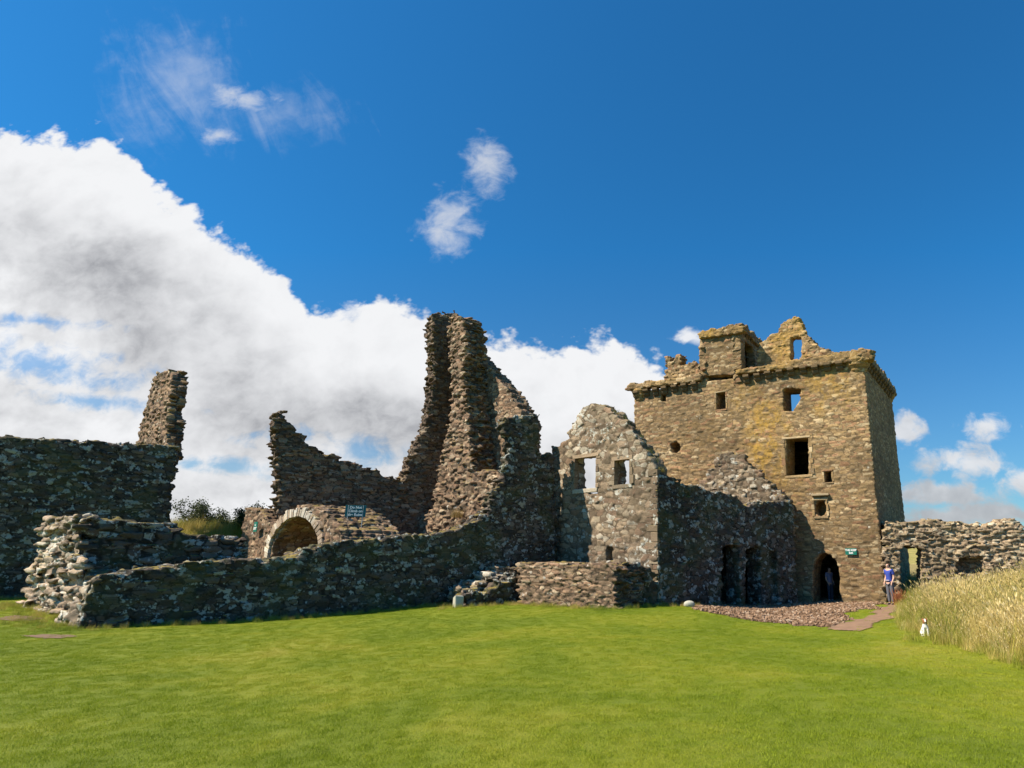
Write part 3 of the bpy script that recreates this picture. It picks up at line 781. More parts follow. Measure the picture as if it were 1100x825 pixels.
# --- the tower house
keep = thing('tower_house', (11.46, 31, 0), 'tall tan sandstone tower house with corbelled parapet and ruined cap house', 'tower')
TC = np.array([11.46, 31.0]); dS = np.array([.502, .865])
pK = Plane(TC, dT); pKs = Plane(TC, dS)
sL = pK.px(681, 480)[0]
topL, topR = pK.px(679, 419), pK.px(934, 388)
ZT = .5 * (topL[1] + topR[1])
print('tower: width %.2f top L %.2f R %.2f' % (sL, topL[1], topR[1]))
def kstain(s, z, pl):
    r = np.zeros(len(s))
    for u, v, ru, rv, a in ((822, 462, 1.5, 1.9, 1.0), (842, 500, 1.0, 1.5, .5), (800, 430, 1.2, 1.2, .45), (885, 410, 1.0, 1.6, .65), (908, 400, .5, 2.2, .7), (865, 400, .6, 1.6, .5), (935, 402, .4, 1.5, .3), (760, 470, 1.5, .9, .15)):
        a0, z0 = pl.px(u, v); n = vnoise(s * 1.2, s * 0, z * .45, 4) - .5
        pn = vnoise(s * 3.1, s * 0, z * 2.6, 14) * .6 + vnoise(s * 7, s * 0, z * 6, 15) * .4
        r = np.maximum(r, a * np.clip(1.3 - np.hypot((s - a0) / ru, (z - z0) / rv) + n * 1.2, 0, 1) * np.clip((pn - .33) * 4, .12, 1))
    return r
def R(u0, v0, u1, v1, **k): return dict(px=[(u0, v1), (u0, v0), (u1, v0), (u1, v1)], **k)
kop = [R(770, 421, 779, 440), dict(px=[(842, 441), (841, 418), (853, 417), (861, 418), (858, 424), (860, 428), (856, 434), (852, 441)]), R(710, 423, 715, 431, deep=.8), dict(px=[(721, 486), (720, 477), (726, 474), (731, 477), (730, 483), (726, 487)], deep=.9),
       R(845, 470, 868, 511), R(886, 506, 893, 518, deep=1.2), dict(px=[(881.5 + 6 * math.cos(a), 546 + 8.5 * math.sin(a)) for a in np.linspace(0, 2 * math.pi, 17)[:-1]], deep=1.0),
       dict(px=[(873, 660), (873, 615), (875, 603), (880, 596), (886, 594), (893, 597), (899, 604), (902, 616), (903, 660)])]
KS = dict(cell=(.36, .36, .125), jit=(.65, .6, .4), groove=.02, prot=.028, rough=.014, tiltf=.15)
wall('front_wall', keep, M['tower'], pK, 1.5, [(-.0, ZT), (sL, ZT)], px=False, openings=kop, base=-.6, seed=41, k=.85, clean=(0, sL), stain=kstain, h=.05, **KS)
LS = 8.3
wall('side_wall', keep, M['tower'], pKs, 1.3, [(.02, ZT), (LS, ZT)], px=False, base=-.6, seed=42, k=.85, clean=(0, LS), h=.06, **KS)
pKb = Plane(TC + dS * (LS - 1.2), dT)
zf = pK.px(850, 450)[1]
wall('back_wall', keep, M['tower'], pKb, 1.2, [(.5, zf + 1.0), (sL * .2, zf + 1.3), (sL * .26, zf + .6), (sL * .5, zf + .7), (sL, zf + 1.2)], px=False, base=-.6, seed=43, k=.5, h=.12, back=True)
pKl = Plane(TC + dT * (sL - 1.3), dS)
wall('left_wall', keep, M['tower'], Plane(TC + dT * sL, dS, -1.3), 1.3, [(.9, ZT), (LS, ZT)], px=False, base=-.6, seed=44, k=.6, h=.12, back=True)
zf = pK.px(850, 450)[1]
MBf = MB(); c4 = [TC + dT * .8 + dS * .9, TC + dT * (sL - .8) + dS * .9, TC + dT * (sL - .8) + dS * (LS - .8), TC + dT * .8 + dS * (LS - .8)]
MBf.hexa([(*c, zf - .5) for c in c4] + [(*c, zf) for c in c4]); MBf.build('floor', M['dark'], keep)  # unseen slab added to keep the storeys below dark

# parapet: bands standing .28 m out on corbels
OUT = -.27
pPar = Plane(TC, dT, OUT)
def parapet_stain(s, z, pl): return np.clip(.15 + 1.4 * (vnoise(s * .7, s * 0, z * .7, 31) - .35), 0, .85)
wall('parapet', keep, M['tower'], pPar, .55, [(672, 419), (676, 411), (690, 411), (697, 408), (712, 409), (725, 405), (740, 404), (752, 400), (753, 409)], stain=parapet_stain, seed=45, k=.5, prot=.03, groove=.025, tiltf=.2, h=.05, cell=(.32, .3, .15), back=True)
wall('parapet', keep, M['tower'], pPar, .55, [(790, 402), (790, 397), (800, 396), (815, 393), (830, 391), (842, 391), (848, 387), (862, 384), (880, 382), (895, 379), (908, 377), (925, 374), (937, 374), (938, 386)], stain=parapet_stain, seed=46, k=.5, prot=.03, groove=.025, tiltf=.2, h=.05, cell=(.32, .3, .15), back=True)
pParS = Plane(TC, dS, OUT)
nz_ = [(-.3, ZT - .05), (-.3, ZT + .5)]
s = 0
rr = np.random.default_rng(6)
top = [(-.3, ZT + .0), (-.3, ZT + .45)]
while s < LS: top += [(s, ZT + rr.uniform(.25, .55))]; s += .35
top += [(LS, ZT + .4), (LS, ZT)]
wall('parapet', keep, M['tower'], pParS, .5, top, px=False, seed=47, k=.5, prot=.03, groove=.025, tiltf=.2, h=.055, cell=(.32, .3, .15), back=True)

corb = None
def corbel_mesh():
    b = MB()
    # two-stage corbel, rounded underside; local x along wall, y out of wall (negative), z up
    prof = [(0, 0), (-.30, 0), (-.30, -.10), (-.24, -.17), (-.16, -.19), (-.15, -.27), (-.10, -.34), (0, -.38)]
    vs = [(x, y, z) for x in (-.16, .16) for y, z in [(p * 1.08, q * 1.2) for p, q in prof]]; n = len(prof)
    fs = [tuple(range(n)), tuple(reversed(range(n, 2 * n)))] + [(i, i + n, (i + 1) % n + n, (i + 1) % n) for i in range(n)]
    b.add(vs, fs); me = bpy.data.meshes.new('corbel'); me.from_pydata(b.v, [], b.f); me.update(); me.materials.append(M['tower']); return me
CM = corbel_mesh()
def corbels(pl, s0, s1, z, step=.62, scale=1.0, skip=()):
    s = s0; sg = 1
    while s < s1:
        if not any(a < s < b for a, b in skip) and rr.uniform() > .06:
            o = bpy.data.objects.new('corbel', CM); col.objects.link(o); o.parent = keep
            p = pl.pt(s, .03)
            ang = math.atan2(-pl.n[0], pl.n[1])
            o.location = Vector((p[0], p[1], z + rr.uniform(-.02, .02))) - Vector(keep.location)
            o.rotation_euler = (0, 0, ang); o.scale = (scale, scale, scale * rr.uniform(.85, 1.1))
        s += step * rr.uniform(.93, 1.07)
a0 = pK.px(797, 400)[0]; a1 = pK.px(752, 405)[0]
corbels(pK, .5, sL, ZT + .02, skip=((a0, a1),))
corbels(pKs, .3, LS, ZT + .02, step=.6)
# corner roundels: stubby drums on the three corners seen
def roundel(c, z0, z1, r):
    b = MB(); n = 18; rings = [(z0 - .75, r * .35), (z0 - .5, r * .7), (z0 - .42, r * .72), (z0 - .25, r * .95), (z0 - .15, r * .97), (z0, r * 1.08), (z1 - .3, r * 1.08), (z1, r)]
    b.tube([(c[0], c[1], z) for z, _ in rings], [q for _, q in rings], n)
    o = b.build('corner_roundel', M['tower'], keep, smooth=False)
    me = o.data; a = me.attributes.new('stone', 'FLOAT_COLOR', 'POINT')
    q = np.random.default_rng(int(c[0] * 10) % 97).uniform(0, 1, (len(me.vertices), 4)); q[:, 1] = 1; q[:, 2] = .45
    a.data.foreach_set('color', q.astype(np.float32).ravel())
roundel(TC + dT * .34 + dS * .30, ZT, ZT + .42, .60)
roundel(TC + dT * (sL - .36) + dS * .30, ZT, ZT + .34, .54)
roundel(TC + dT * .3 + dS * (LS - .4), ZT, ZT + .4, .56)

# cap house
pCap = Plane(TC, dT, .0)
cR = pCap.px(797, 400)[0]; cL = pCap.px(751, 404)[0]; cz = pCap.px(775, 357)[1]
wall('cap_house_wall', keep, M['tower'], pCap, .6, [(797, 402), (796, 356), (752, 362), (750, 404)], seed=51, k=.8, clean=(cR, cL), h=.05, back=True, **KS)
pCs = Plane(pCap.pt(cR - .0), dS)
cd = 3.4
wall('cap_house_side', keep, M['tower'], pCs, .5, [(0, cz + .05), (cd, cz - .2)], px=False, base=ZT - .4, openings=[dict(sz=[(.5, ZT - .1), (.5, cz - .75), (.8, cz - .5), (2.0, cz - .5), (2.2, cz - .75), (2.2, ZT - .1)])], seed=52, k=.6, h=.05, back=True, **KS)
pCb = Plane(pCap.pt(0, cd - .4), dT)
wall('cap_house_back', keep, M['tower'], pCb, .5, [(cR, cz), (cL, cz)], px=False, base=ZT - .4, seed=53, h=.1)
wall('cap_house_side', keep, M['tower'], Plane(pCap.pt(cL), dS, -.5), .5, [(0, cz), (cd, cz)], px=False, base=ZT - .4, seed=54, h=.1)
c4 = [pCap.pt(cR + .2, .2), pCap.pt(cL - .2, .2), pCap.pt(cL - .2, cd - .1), pCap.pt(cR + .2, cd - .1)]
b = MB(); b.hexa([(*c, cz - .35) for c in c4] + [(*c, cz - .2) for c in c4]); b.build('cap_house_roof', M['dark'], keep)
pCp = Plane(TC, dT, -.18)
rag = [(799, 357), (799, 350), (794, 348), (789, 350), (786, 348), (780, 351), (776, 350), (770, 353), (765, 352), (759, 355), (754, 355), (749, 358), (750, 364)]
wall('cap_house_parapet', keep, M['tower'], pCp, .45, rag, seed=55, k=.5, prot=.03, groove=.025, tiltf=.2, h=.045, cell=(.28, .3, .14), stain=parapet_stain, back=True)
pCq = Plane(pCap.pt(cR), dS, -.18)
wall('cap_house_parapet', keep, M['tower'], pCq, .45, [(-.1, cz - .05), (-.1, cz + .35), (.5, cz + .3), (.9, cz + .5), (1.3, cz + .2), (1.9, cz + .45), (2.4, cz + .15), (3.0, cz + .3), (cd, cz + .1), (cd, cz - .3)], px=False, seed=56, k=.5, prot=.03, groove=.025, tiltf=.2, h=.045, cell=(.28, .3, .14), back=True)
corbels(pCap, cR + .15, cL, cz - .0, step=.4, scale=.6)
corbels(pCs, .1, cd, cz - .02, step=.4, scale=.6)
# attic gable with the empty window, and stubs at the left
pAt = Plane(TC, dT, 1.0)
wall('attic_gable', keep, M['tower'], pAt, .7, [(903, 396), (897, 379), (889, 375), (880, 373), (874, 367), (869, 362), (864, 357), (861, 347), (857, 339), (850, 341), (842, 345), (838, 349), (836, 357), (826, 360), (822, 366), (815, 369), (812, 400)],
     openings=[R(849, 362, 861, 387)], stain=lambda s, z, pl: np.clip(.1 + 1.6 * (vnoise(s * .9, s * 0, z * .9, 61) - .4) + (z > pl.px(860, 362)[1]) * .5, 0, .9), seed=57, k=.4, prot=.03, groove=.025, tiltf=.25, h=.045, cell=(.32, .3, .14), back=True, base=ZT - .8)
wall('ruined_turret', keep, M['tower'], Plane(TC, dT, .5), .8, [(752, 412), (751, 390), (744, 387), (736, 392), (732, 393), (731, 381), (727, 379), (723, 389), (720, 388), (719, 381), (714, 380), (715, 395), (712, 412)], seed=58, k=.35, prot=.05, groove=.03, tiltf=.3, h=.045, cell=(.28, .3, .14), back=True, base=ZT - .5)
# dressed stone round the oval window and hood mould
def block_obj(blocks, name, mat, parent, seed):
    """dressed stones: each a slightly irregular block with its own tone"""
    r = np.random.default_rng(seed); b = MB(); at = []
    for (cx, cy, cz_, sx, sy, sz, rz_) in blocks:
        b.box((cx, cy, cz_), sx, sy, sz, rz_, .012, r); q = [r.uniform(), 1, 0, r.uniform(.3, 1)]; at += [q] * 8
    o = b.build(name, mat, parent, bevel=.018)
    a = o.data.attributes.new('stone', 'FLOAT_COLOR', 'POINT'); a.data.foreach_set('color', np.array(at, np.float32).ravel())
    return o
def rect_frame(pl, u0, v0, u1, v1, wd, name, proud=.015, parent=None, seed=1):
    (a0, z0), (a1, z1) = pl.px(u0, v1), pl.px(u1, v0)
    if a0 > a1: a0, a1 = a1, a0
    r = np.random.default_rng(seed); rz = math.atan2(pl.d[1], pl.d[0]); B = []
    def add(sa, sz, w_, h_):
        c = pl.pt(sa, .12 - proud); B.append((c[0], c[1], sz, w_ - .015, .24, h_ - .012, rz))
    for z_, ext in ((z0 - wd / 2, .5), (z1 + wd / 2, 1.0)):
        add((a0 + a1) / 2 + r.uniform(-.02, .02), z_, a1 - a0 + wd * (1 + ext), wd * r.uniform(.9, 1.2))
    for side, e in ((-1, a0), (1, a1)):
        z = z0
        while z < z1 - .03:
            h_ = min(r.uniform(.2, .38), z1 - z); w_ = wd * r.uniform(.7, 1.9); add(e + side * w_ / 2, z + h_ / 2, w_, h_); z += h_
    return block_obj(B, name, M['tower'] if parent is None else M['pale'], parent or keep, seed)
M['dress'] = plain('dressed_sandstone', (.34, .26, .16), .9, .25, 9)
rect_frame(pK, 876, 537, 887, 555, .10, 'window_surround', proud=.05)
rz = math.atan2(dT[1], dT[0])
(a, z) = pK.px(881.5, 531.5); c = pK.pt(a, -.06); b = MB(); b.box((c[0], c[1], z), .85, .2, .1, rz); b.build('hood_mould', M['dress'], keep, bevel=.015)
rect_frame(pK, 845, 470, 868, 511, .13, 'window_surround', seed=2)
rect_frame(pK, 886, 506, 893, 518, .09, 'window_surround', seed=3)
rect_frame(pK, 770, 421, 779, 440, .10, 'window_surround', seed=4)

# --- wall on the right
rw = thing('boundary_wall', (13, 33, .2), 'sunlit rubble wall with a doorway running right from the tower', 'wall')
pJ = Plane((11.8, 30.85), (5.6, -1.5))
M['wallr'] = stone_mat('tan_slab_rubble', [(.34, .25, .15), (.28, .20, .12), (.42, .33, .21), (.22, .16, .10), (.33, .23, .14), (.47, .39, .27), (.27, .19, .12), (.38, .28, .17)], (.10, .07, .045), lich=.30, lichcol=(.50, .45, .36), moss=.5)
wall('wall', rw, M['wallr'], pJ, 1.5,
     [(948, 600), (949, 561), (965, 561), (985, 560), (1000, 557), (1020, 560), (1045, 562), (1060, 564), (1075, 558), (1090, 556), (1096, 560), (1102, 568), (1112, 576), (1140, 588), (1200, 600)],
     openings=[dict(px=[(967, 660), (967, 590), (972, 586), (990, 588), (991, 660)]), dict(px=[(1028, 616), (1030, 599), (1055, 598), (1057, 616)], deep=.6)],
     base=-.4, seed=71, k=.25, prot=.12, groove=.05, cell=(.30, .34, .105), jit=(.9, .6, .8), tiltf=.5, h=.05, back=True)
flush_walls()
print('walls built %.1fs' % (time.time() - T00))

rect_frame(pG, 617, 490, 640, 526, .17, 'window_surround', parent=store, seed=5)
rect_frame(pG, 660, 493, 676, 521, .17, 'window_surround', parent=store, seed=6)
# quoins up the sunlit corner
Bq = []; z = -.2; i = 0; r8 = np.random.default_rng(8)
rz_ = math.atan2(pG.d[1], pG.d[0]); ztop = pG.px(705, 508)[1] - .1
while z < ztop:
    hh_ = r8.uniform(.2, .42); L_ = r8.uniform(.45, .7) if i % 2 else r8.uniform(.22, .38)
    c = pG.pt(L_ / 2 + .005 + r8.uniform(-.02, .02), .175); Bq.append((c[0], c[1], z + hh_ / 2, L_, .34, hh_ - .02, rz_ + r8.uniform(-.02, .02))); z += hh_; i += 1
block_obj(Bq, 'quoin', M['pale'], store, 8)
# wedge stones round the vault mouth
rv8 = np.random.default_rng(18); P_r = []
for (a, b_) in zip(RING[:-1], RING[1:]):
    L_ = math.hypot(b_[0] - a[0], b_[1] - a[1]); n_ = max(1, round(L_ / .17))
    for q in range(n_): P_r.append((a[0] + (b_[0] - a[0]) * q / n_, a[1] + (b_[1] - a[1]) * q / n_))
P_r.append(RING[-1]); b = MB(); at = []
cx_ = sum(p[0] for p in P_r) / len(P_r); cz_ = min(p[1] for p in P_r)
for (a, c_) in zip(P_r[:-1], P_r[1:]):
    w_ = rv8.uniform(.30, .46)
    def outp(p, w): 
        dx, dz = p[0] - cx_, p[1] - cz_ + .3; L_ = math.hypot(dx, dz); return (p[0] + dx / L_ * w, p[1] + dz / L_ * w)
    a2, c2 = outp(a, w_), outp(c_, w_); m = .06; vs = []
    for t_ in (-.09 - rv8.uniform(0, .05), .3):
        for p in (a, c_, c2, a2):
            mx, mz = (a[0] + c_[0] + a2[0] + c2[0]) / 4, (a[1] + c_[1] + a2[1] + c2[1]) / 4
            s_, z_ = p[0] + (mx - p[0]) * m, p[1] + (mz - p[1]) * m; w2 = pV.pt(s_, t_); vs.append((w2[0], w2[1], z_))
    b.hexa(vs); at += [[rv8.uniform(), 1, 0, rv8.uniform(.4, 1)]] * 8
o = b.build('arch_ring', M['slab'], vault, bevel=.02)
a = o.data.attributes.new('stone', 'FLOAT_COLOR', 'POINT'); a.data.foreach_set('color', np.array(at, np.float32).ravel())
# added slab and cross walls, unseen, that keep the doorways dark
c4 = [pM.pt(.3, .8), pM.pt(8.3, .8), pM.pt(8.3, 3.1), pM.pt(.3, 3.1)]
b = MB(); b.hexa([(*c, 2.75) for c in c4] + [(*c, 3.05) for c in c4]); b.build('light_block_slab', M['dark'], store)
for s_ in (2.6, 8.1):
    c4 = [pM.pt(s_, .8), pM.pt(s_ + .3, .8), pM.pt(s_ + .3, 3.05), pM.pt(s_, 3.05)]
    b = MB(); b.hexa([(*c, -.5) for c in c4] + [(*c, 2.74) for c in c4]); b.build('light_block_wall', M['dark'], store)

# white corner stone of the stair, loose stones
def boulder(name, loc, sx, sy, sz, mat, label, seed, group=None):
    r = np.random.default_rng(seed); bm = MB(); bm.box((loc[0], loc[1], loc[2]), sx, sy, sz, r.uniform(0, 3), .18 * min(sx, sz), r)
    o = bm.build(name, mat, None, smooth=False); md = o.modifiers.new('sub', 'SUBSURF'); md.levels = 2; md.render_levels = 2; md.subdivision_type = 'CATMULL_CLARK'
    tag(o, label, 'stone', group); return o
pale = plain('pale_stone', (.40, .39, .32), .9, .2, 12)
x, y, z = ground_px(741, 652); boulder('loose_stone', (x, y, z + .08), .55, .4, .30, pale, 'pale rounded boulder in the shade at the foot of the dark side wall', 3)
c = pC.pt(-.05, .1); b = MB(); b.box((c[0], c[1], .42), .30, .28, .5, 0.5, .06, r8); b.build('corner_stone', pale, stair, bevel=.03)
c = pP2.pt(.2, .2); boulder('cap_stone', (c[0] - .3, c[1] + .5, 1.62), .9, .5, .3, pale, 'pale flat boulder on top of the terrace end', 5)

# ------------------------------------------------------------------ signs
green = plain('green_paint', (.01, .14, .10), .5, .1); teal = plain('blue_green_paint', (.01, .10, .12), .5, .1)
white = plain('white_paint', (.8, .8, .78), .6, .03); metal = plain('grey_metal', (.35, .37, .38), .4, .1)
def sign(name, pl, u, v, w, h, lines, mat, label, size, posts=0.0, off=-.075, border=False):
    a, z = pl.px(u, v); c = pl.pt(a, off); t = thing(name, (c[0], c[1], z), label, 'sign')
    rz_ = math.atan2(pl.n[1], pl.n[0]) - math.pi / 2
    b = MB(); b.box((c[0], c[1], z), w, .03, h, rz_); b.build('board', mat, t, bevel=.005)
    for i, tx in enumerate(lines):
        cu_ = bpy.data.curves.new('lettering', 'FONT'); cu_.body = tx; cu_.size = size; cu_.align_x = 'CENTER'; cu_.align_y = 'CENTER'; cu_.extrude = .002; cu_.offset = .004
        to = bpy.data.objects.new('lettering', cu_); col.objects.link(to); cu_.materials.append(white); to.parent = t
        bpy.context.view_layer.update()
        lm = bpy.data.meshes.new_from_object(to.evaluated_get(bpy.context.evaluated_depsgraph_get())); bpy.data.objects.remove(to)
        lm.materials.clear(); lm.materials.append(white)
        to = bpy.data.objects.new('lettering', lm); col.objects.link(to); to.parent = t
        n = np.array([-math.sin(rz_), math.cos(rz_)])
        to.location = (-n[0] * .02, -n[1] * .02, (len(lines) - 1) * size * .5 - i * size * 1.02)
        to.rotation_euler = (math.pi / 2, 0, rz_)
    if posts:
        for sx in (-.36, .36):
            q = (c[0] + math.cos(rz_) * w * sx, c[1] + math.sin(rz_) * w * sx)
            b = MB(); b.tube([(q[0], q[1], z - h / 2 - posts), (q[0], q[1], z + h / 2)], [.02, .02], 8); b.build('post', metal, t)
    return t
sign('wall_sign', pK, 914.5, 592.5, .52, .30, ['THE KEEP', 'Exit'], green, 'small green sign with two white lines beside the tower door', .12)
pSg = Plane(gp(382, 26.7), (1, .25))
sign('warning_sign', pSg, 382, 549, .78, .46, ['Do Not', 'Climb on', 'the Ruins'], teal, 'dark blue green notice board on two thin posts behind the vault', .14, posts=1.2, off=0)
sign('exit_sign', Plane((-10.6, 25.0), (-17 + 10.6, 30.3 - 25), -.12), 276.5, 566, .36, .44, ['\u2190', 'EXIT'], green, 'square green sign with a pale mark on the wall left of the vault', .15)

# ------------------------------------------------------------------ bank and bushes
bx = np.linspace(-32, -9, 60); by = np.linspace(31, 46, 40); A, B = np.meshgrid(bx, by, indexing='ij')
Zb = 3.25 * np.clip((B - 31.5) / 4.5, 0, 1) ** .8 * np.clip((A + 32) / 3, 0, 1) * np.clip((-9 - A) / 3, 0, 1) * np.clip((46 - B) / 4, 0, 1) + .5 * vnoise(A * .5, B * .5, A * 0, 5) - .1
bank_o = link('bank', np_mesh('bank', np.stack([A.ravel(), B.ravel(), Zb.ravel()], 1), grid_faces(60, 40)), M['field'], smooth=True); tag(bank_o, 'rough grassy bank behind the low walls', kind='structure')
bg_ = link('bank_grass', blades('bank_grass', 60, .35, .3, .75, .014, .6, 15, seg=2), M['bankgrass'])
tag(bg_, 'rank green and ochre grass on the bank behind the walls', 'grass', kind='stuff'); scatter(bg_, bank_o, density=9, seed=4, smin=.6, smax=1.2, tilt=.3)
leafm = grass_mat('thorn_leaves', [(.03, .045, .018), (.045, .065, .02), (.06, .08, .03), (.09, .09, .05)], blades=True, trans=.25)
barkm = plain('bark', (.09, .07, .05), .9, .3)
def bush(loc, Hh, Wd, label, seed, dens=1.0):
    r = np.random.default_rng(seed); t = thing('thorn_bush', loc, label, 'bush', 'thorn bushes on the bank')
    b = MB(); LV = []; LF = []
    def leafs(p, n, rad_):
        for _ in range(n):
            q = np.array(p) + r.normal(0, rad_, 3); a = r.normal(0, 1, 3); a /= np.linalg.norm(a); c = np.cross(a, r.normal(0, 1, 3)); c /= np.linalg.norm(c) + 1e-6
            s_ = r.uniform(.035, .07); k = len(LV); LV.extend([q - a * s_, q + c * s_ * .6, q + a * s_, q - c * s_ * .6]); LF.append((k, k + 1, k + 2, k + 3))
    for i in range(9):
        an = r.uniform(0, 6.283); p = np.array(loc, float) + [0, 0, -.2]; d = np.array([math.cos(an) * .55 * Wd / Hh, math.sin(an) * .55 * Wd / Hh, 1.0]); pts = [p.copy()]; L_ = Hh * r.uniform(.65, 1.05)
        for k in range(6):
            d = d + r.normal(0, .22, 3); d[2] = max(d[2], .25); d /= np.linalg.norm(d); p = p + d * L_ / 6; pts.append(p.copy())
            if k > 0:
                for q in range(3):
                    e = d + r.normal(0, .8, 3); e /= np.linalg.norm(e); e[2] = abs(e[2]) * .7; pe = p + e * L_ * r.uniform(.12, .3)
                    b.tube([p, (p + pe) / 2 + r.normal(0, .03, 3), pe], [.014, .009, .004], 4)
                    leafs(pe, int(26 * dens), .12); leafs((p + pe) / 2, int(9 * dens), .09)
        b.tube(pts, list(np.linspace(.045, .01, len(pts))), 5)
    b.build('trunk', barkm, t); link('crown', np_mesh('crown', np.array(LV), np.array(LF)), leafm, t)
def on_bank(u, v, d):
    x, y = gp(u, d); r = ray(u, v); return (x, y, EYE + r[2] / r[1] * y)
for i, (u, v, d, H_, W_, lb, dn) in enumerate([(200, 575, 37, 2.0, 1.6, 'spreading dark thorn bush nearest the curtain wall end', 1.0), (222, 577, 38, 1.5, 1.5, 'low thorn bush second from the curtain wall', .8), (242, 578, 37, 1.5, 1.3, 'thin thorn bush third from the curtain wall', .8), (262, 577, 36, 1.8, 1.3, 'thorn bush against the lit end of the ruin', 1.1)]):
    bush(on_bank(u, v, d), H_, W_, lb, 30 + i, dn)

# ------------------------------------------------------------------ far hill
hx = np.linspace(-500, 900, 90); hy = np.linspace(260, 900, 40); A, B = np.meshgrid(hx, hy, indexing='ij')
Zh = 25 * np.clip((B - 260) / 220, 0, 1) * (0.35 + .65 * np.clip((A + 50) / 300, 0, 1)) * (.9 + .25 * vnoise(A * .006, B * .006, A * 0, 9)) - .5
hill = link('hills', np_mesh('hills', np.stack([A.ravel(), B.ravel(), Zh.ravel()], 1), grid_faces(90, 40)), M['field'], smooth=True); tag(hill, 'yellow green fields rising beyond the wall', kind='structure')

# ------------------------------------------------------------------ people and dog
def skin_mesh(name, J, E, mats, pick, parent, sub=2, root=0):
    me = bpy.data.meshes.new(name); me.from_pydata([j[:3] for j in J], E, []); me.update()
    o = bpy.data.objects.new(name + '_src', me); col.objects.link(o)
    o.modifiers.new('skin', 'SKIN'); ss = o.modifiers.new('sub', 'SUBSURF'); ss.levels = ss.render_levels = sub
    for i, j in enumerate(J):
        rx = j[3]; ry = j[4] if len(j) > 4 else rx
        me.skin_vertices[0].data[i].radius = (rx, ry); me.skin_vertices[0].data[i].use_root = (i == root)
    dg = bpy.context.evaluated_depsgraph_get(); dg.update()
    m2 = bpy.data.meshes.new_from_object(o.evaluated_get(dg)); bpy.data.objects.remove(o)
    m2.name = name; m2.materials.clear()
    for m in mats: m2.materials.append(m)
    for p in m2.polygons: p.use_smooth = True; p.material_index = pick(p.center) if pick else 0
    q = bpy.data.objects.new(name, m2); col.objects.link(q)
    if parent: q.parent = parent
    return q
skinm = plain('skin', (.55, .33, .24), .5, .05); hairm = plain('dark_hair', (.06, .03, .018), .6, .3, 60)
def person(loc, rz_, label, shirt, trouser, shoe, Hh=1.68):
    t = thing('person', loc, label, 'person'); t.rotation_euler = (0, 0, rz_)
    # faces -Y. 0 pelvis 1 waist 2 chest 3 neck base 4 neck 5 head-low 6 head-mid 7 head-top
    Jn = [(0, 0, .93, .13, .10), (0, 0, 1.06, .115, .09), (0, .0, 1.25, .14, .10), (0, .01, 1.40, .09, .07), (0, 0, 1.46, .05, .05), (0, -.015, 1.51, .058, .065), (0, -.01, 1.58, .078, .092), (0, 0, 1.655, .06, .07)]
    E = [(0, 1), (1, 2), (2, 3), (3, 4), (4, 5), (5, 6), (6, 7)]
    def chain(base, pts):
        p = base
        for q in pts: Jn.append(q); E.append((p, len(Jn) - 1)); p = len(Jn) - 1
        return p
    nose = chain(6, [(0, -.105, 1.57, .014)])
    for sx in (-1, 1):
        w_ = chain(3, [(sx * .17, .01, 1.38, .055), (sx * .21, .05, 1.12, .042), (sx * .20, -.06, .93, .033), (sx * .19, -.10, .87, .03, .018)])
        for f, (dx, L_) in enumerate(((-.022, .075), (-.007, .085), (.008, .08), (.022, .065))):
            chain(w_, [(sx * .19 + dx * .6, -.125, .835, .010), (sx * .19 + dx, -.12, .835 - L_ * .6, .008)])
        chain(w_, [(sx * .165, -.125, .85, .010), (sx * .155, -.14, .825, .008)])
        chain(0, [(sx * .09, 0, .84, .095), (sx * .10, -.01, .50, .062), (sx * .10, .02, .12, .042), (sx * .10, .01, .05, .042), (sx * .11, -.12, .035, .04, .03)])
    body = skin_mesh('body', Jn, E, [skinm, shoe], lambda c: 1 if c.z < .1 else 0, t)
    # clothes
    J2 = [(0, 0, .90, .15, .118), (0, 0, .97, .155, .12), (0, 0, 1.07, .14, .108), (0, 0, 1.25, .165, .122), (0, .01, 1.40, .115, .085)]
    E2 = [(0, 1), (1, 2), (2, 3), (3, 4)]
    for sx in (-1, 1):
        n = len(J2); J2 += [(sx * .17, .01, 1.385, .075), (sx * .205, .045, 1.19, .062)]; E2 += [(4, n), (n, n + 1)]
    skin_mesh('shirt', J2, E2, [shirt], None, t)
    J3 = [(0, 0, .95, .15, .118)]; E3 = []
    for sx in (-1, 1):
        n = len(J3); J3 += [(sx * .09, 0, .83, .108), (sx * .10, -.01, .50, .078), (sx * .10, .02, .10, .062)]; E3 += [(0, n), (n, n + 1), (n + 1, n + 2)]
    skin_mesh('trousers', J3, E3, [trouser], None, t)
    J4 = [(0, .05, 1.50, .06, .04), (0, .035, 1.59, .088, .08), (0, .01, 1.665, .078, .082)]
    skin_mesh('hair', J4, [(0, 1), (1, 2)], [hairm], None, t)
    for sx in (-1, 1):
        b = MB(); b.tube([(sx * .03, -.088, 1.585), (sx * .03, -.102, 1.585)], [.012, .010], 8)
        o = b.build('eye', hairm); o.parent = t
    t.scale = (Hh / 1.72,) * 3
    return t
x, y, z = ground_px(958, 650)
pw = person((x, y, z), rad(-62), 'woman in a blue T-shirt and grey trousers standing at the tower corner', plain('blue_cotton', (.04, .065, .30), .85, .15), plain('grey_denim', (.12, .12, .14), .9, .2), plain('dark_shoe', (.05, .04, .04), .6, .1))
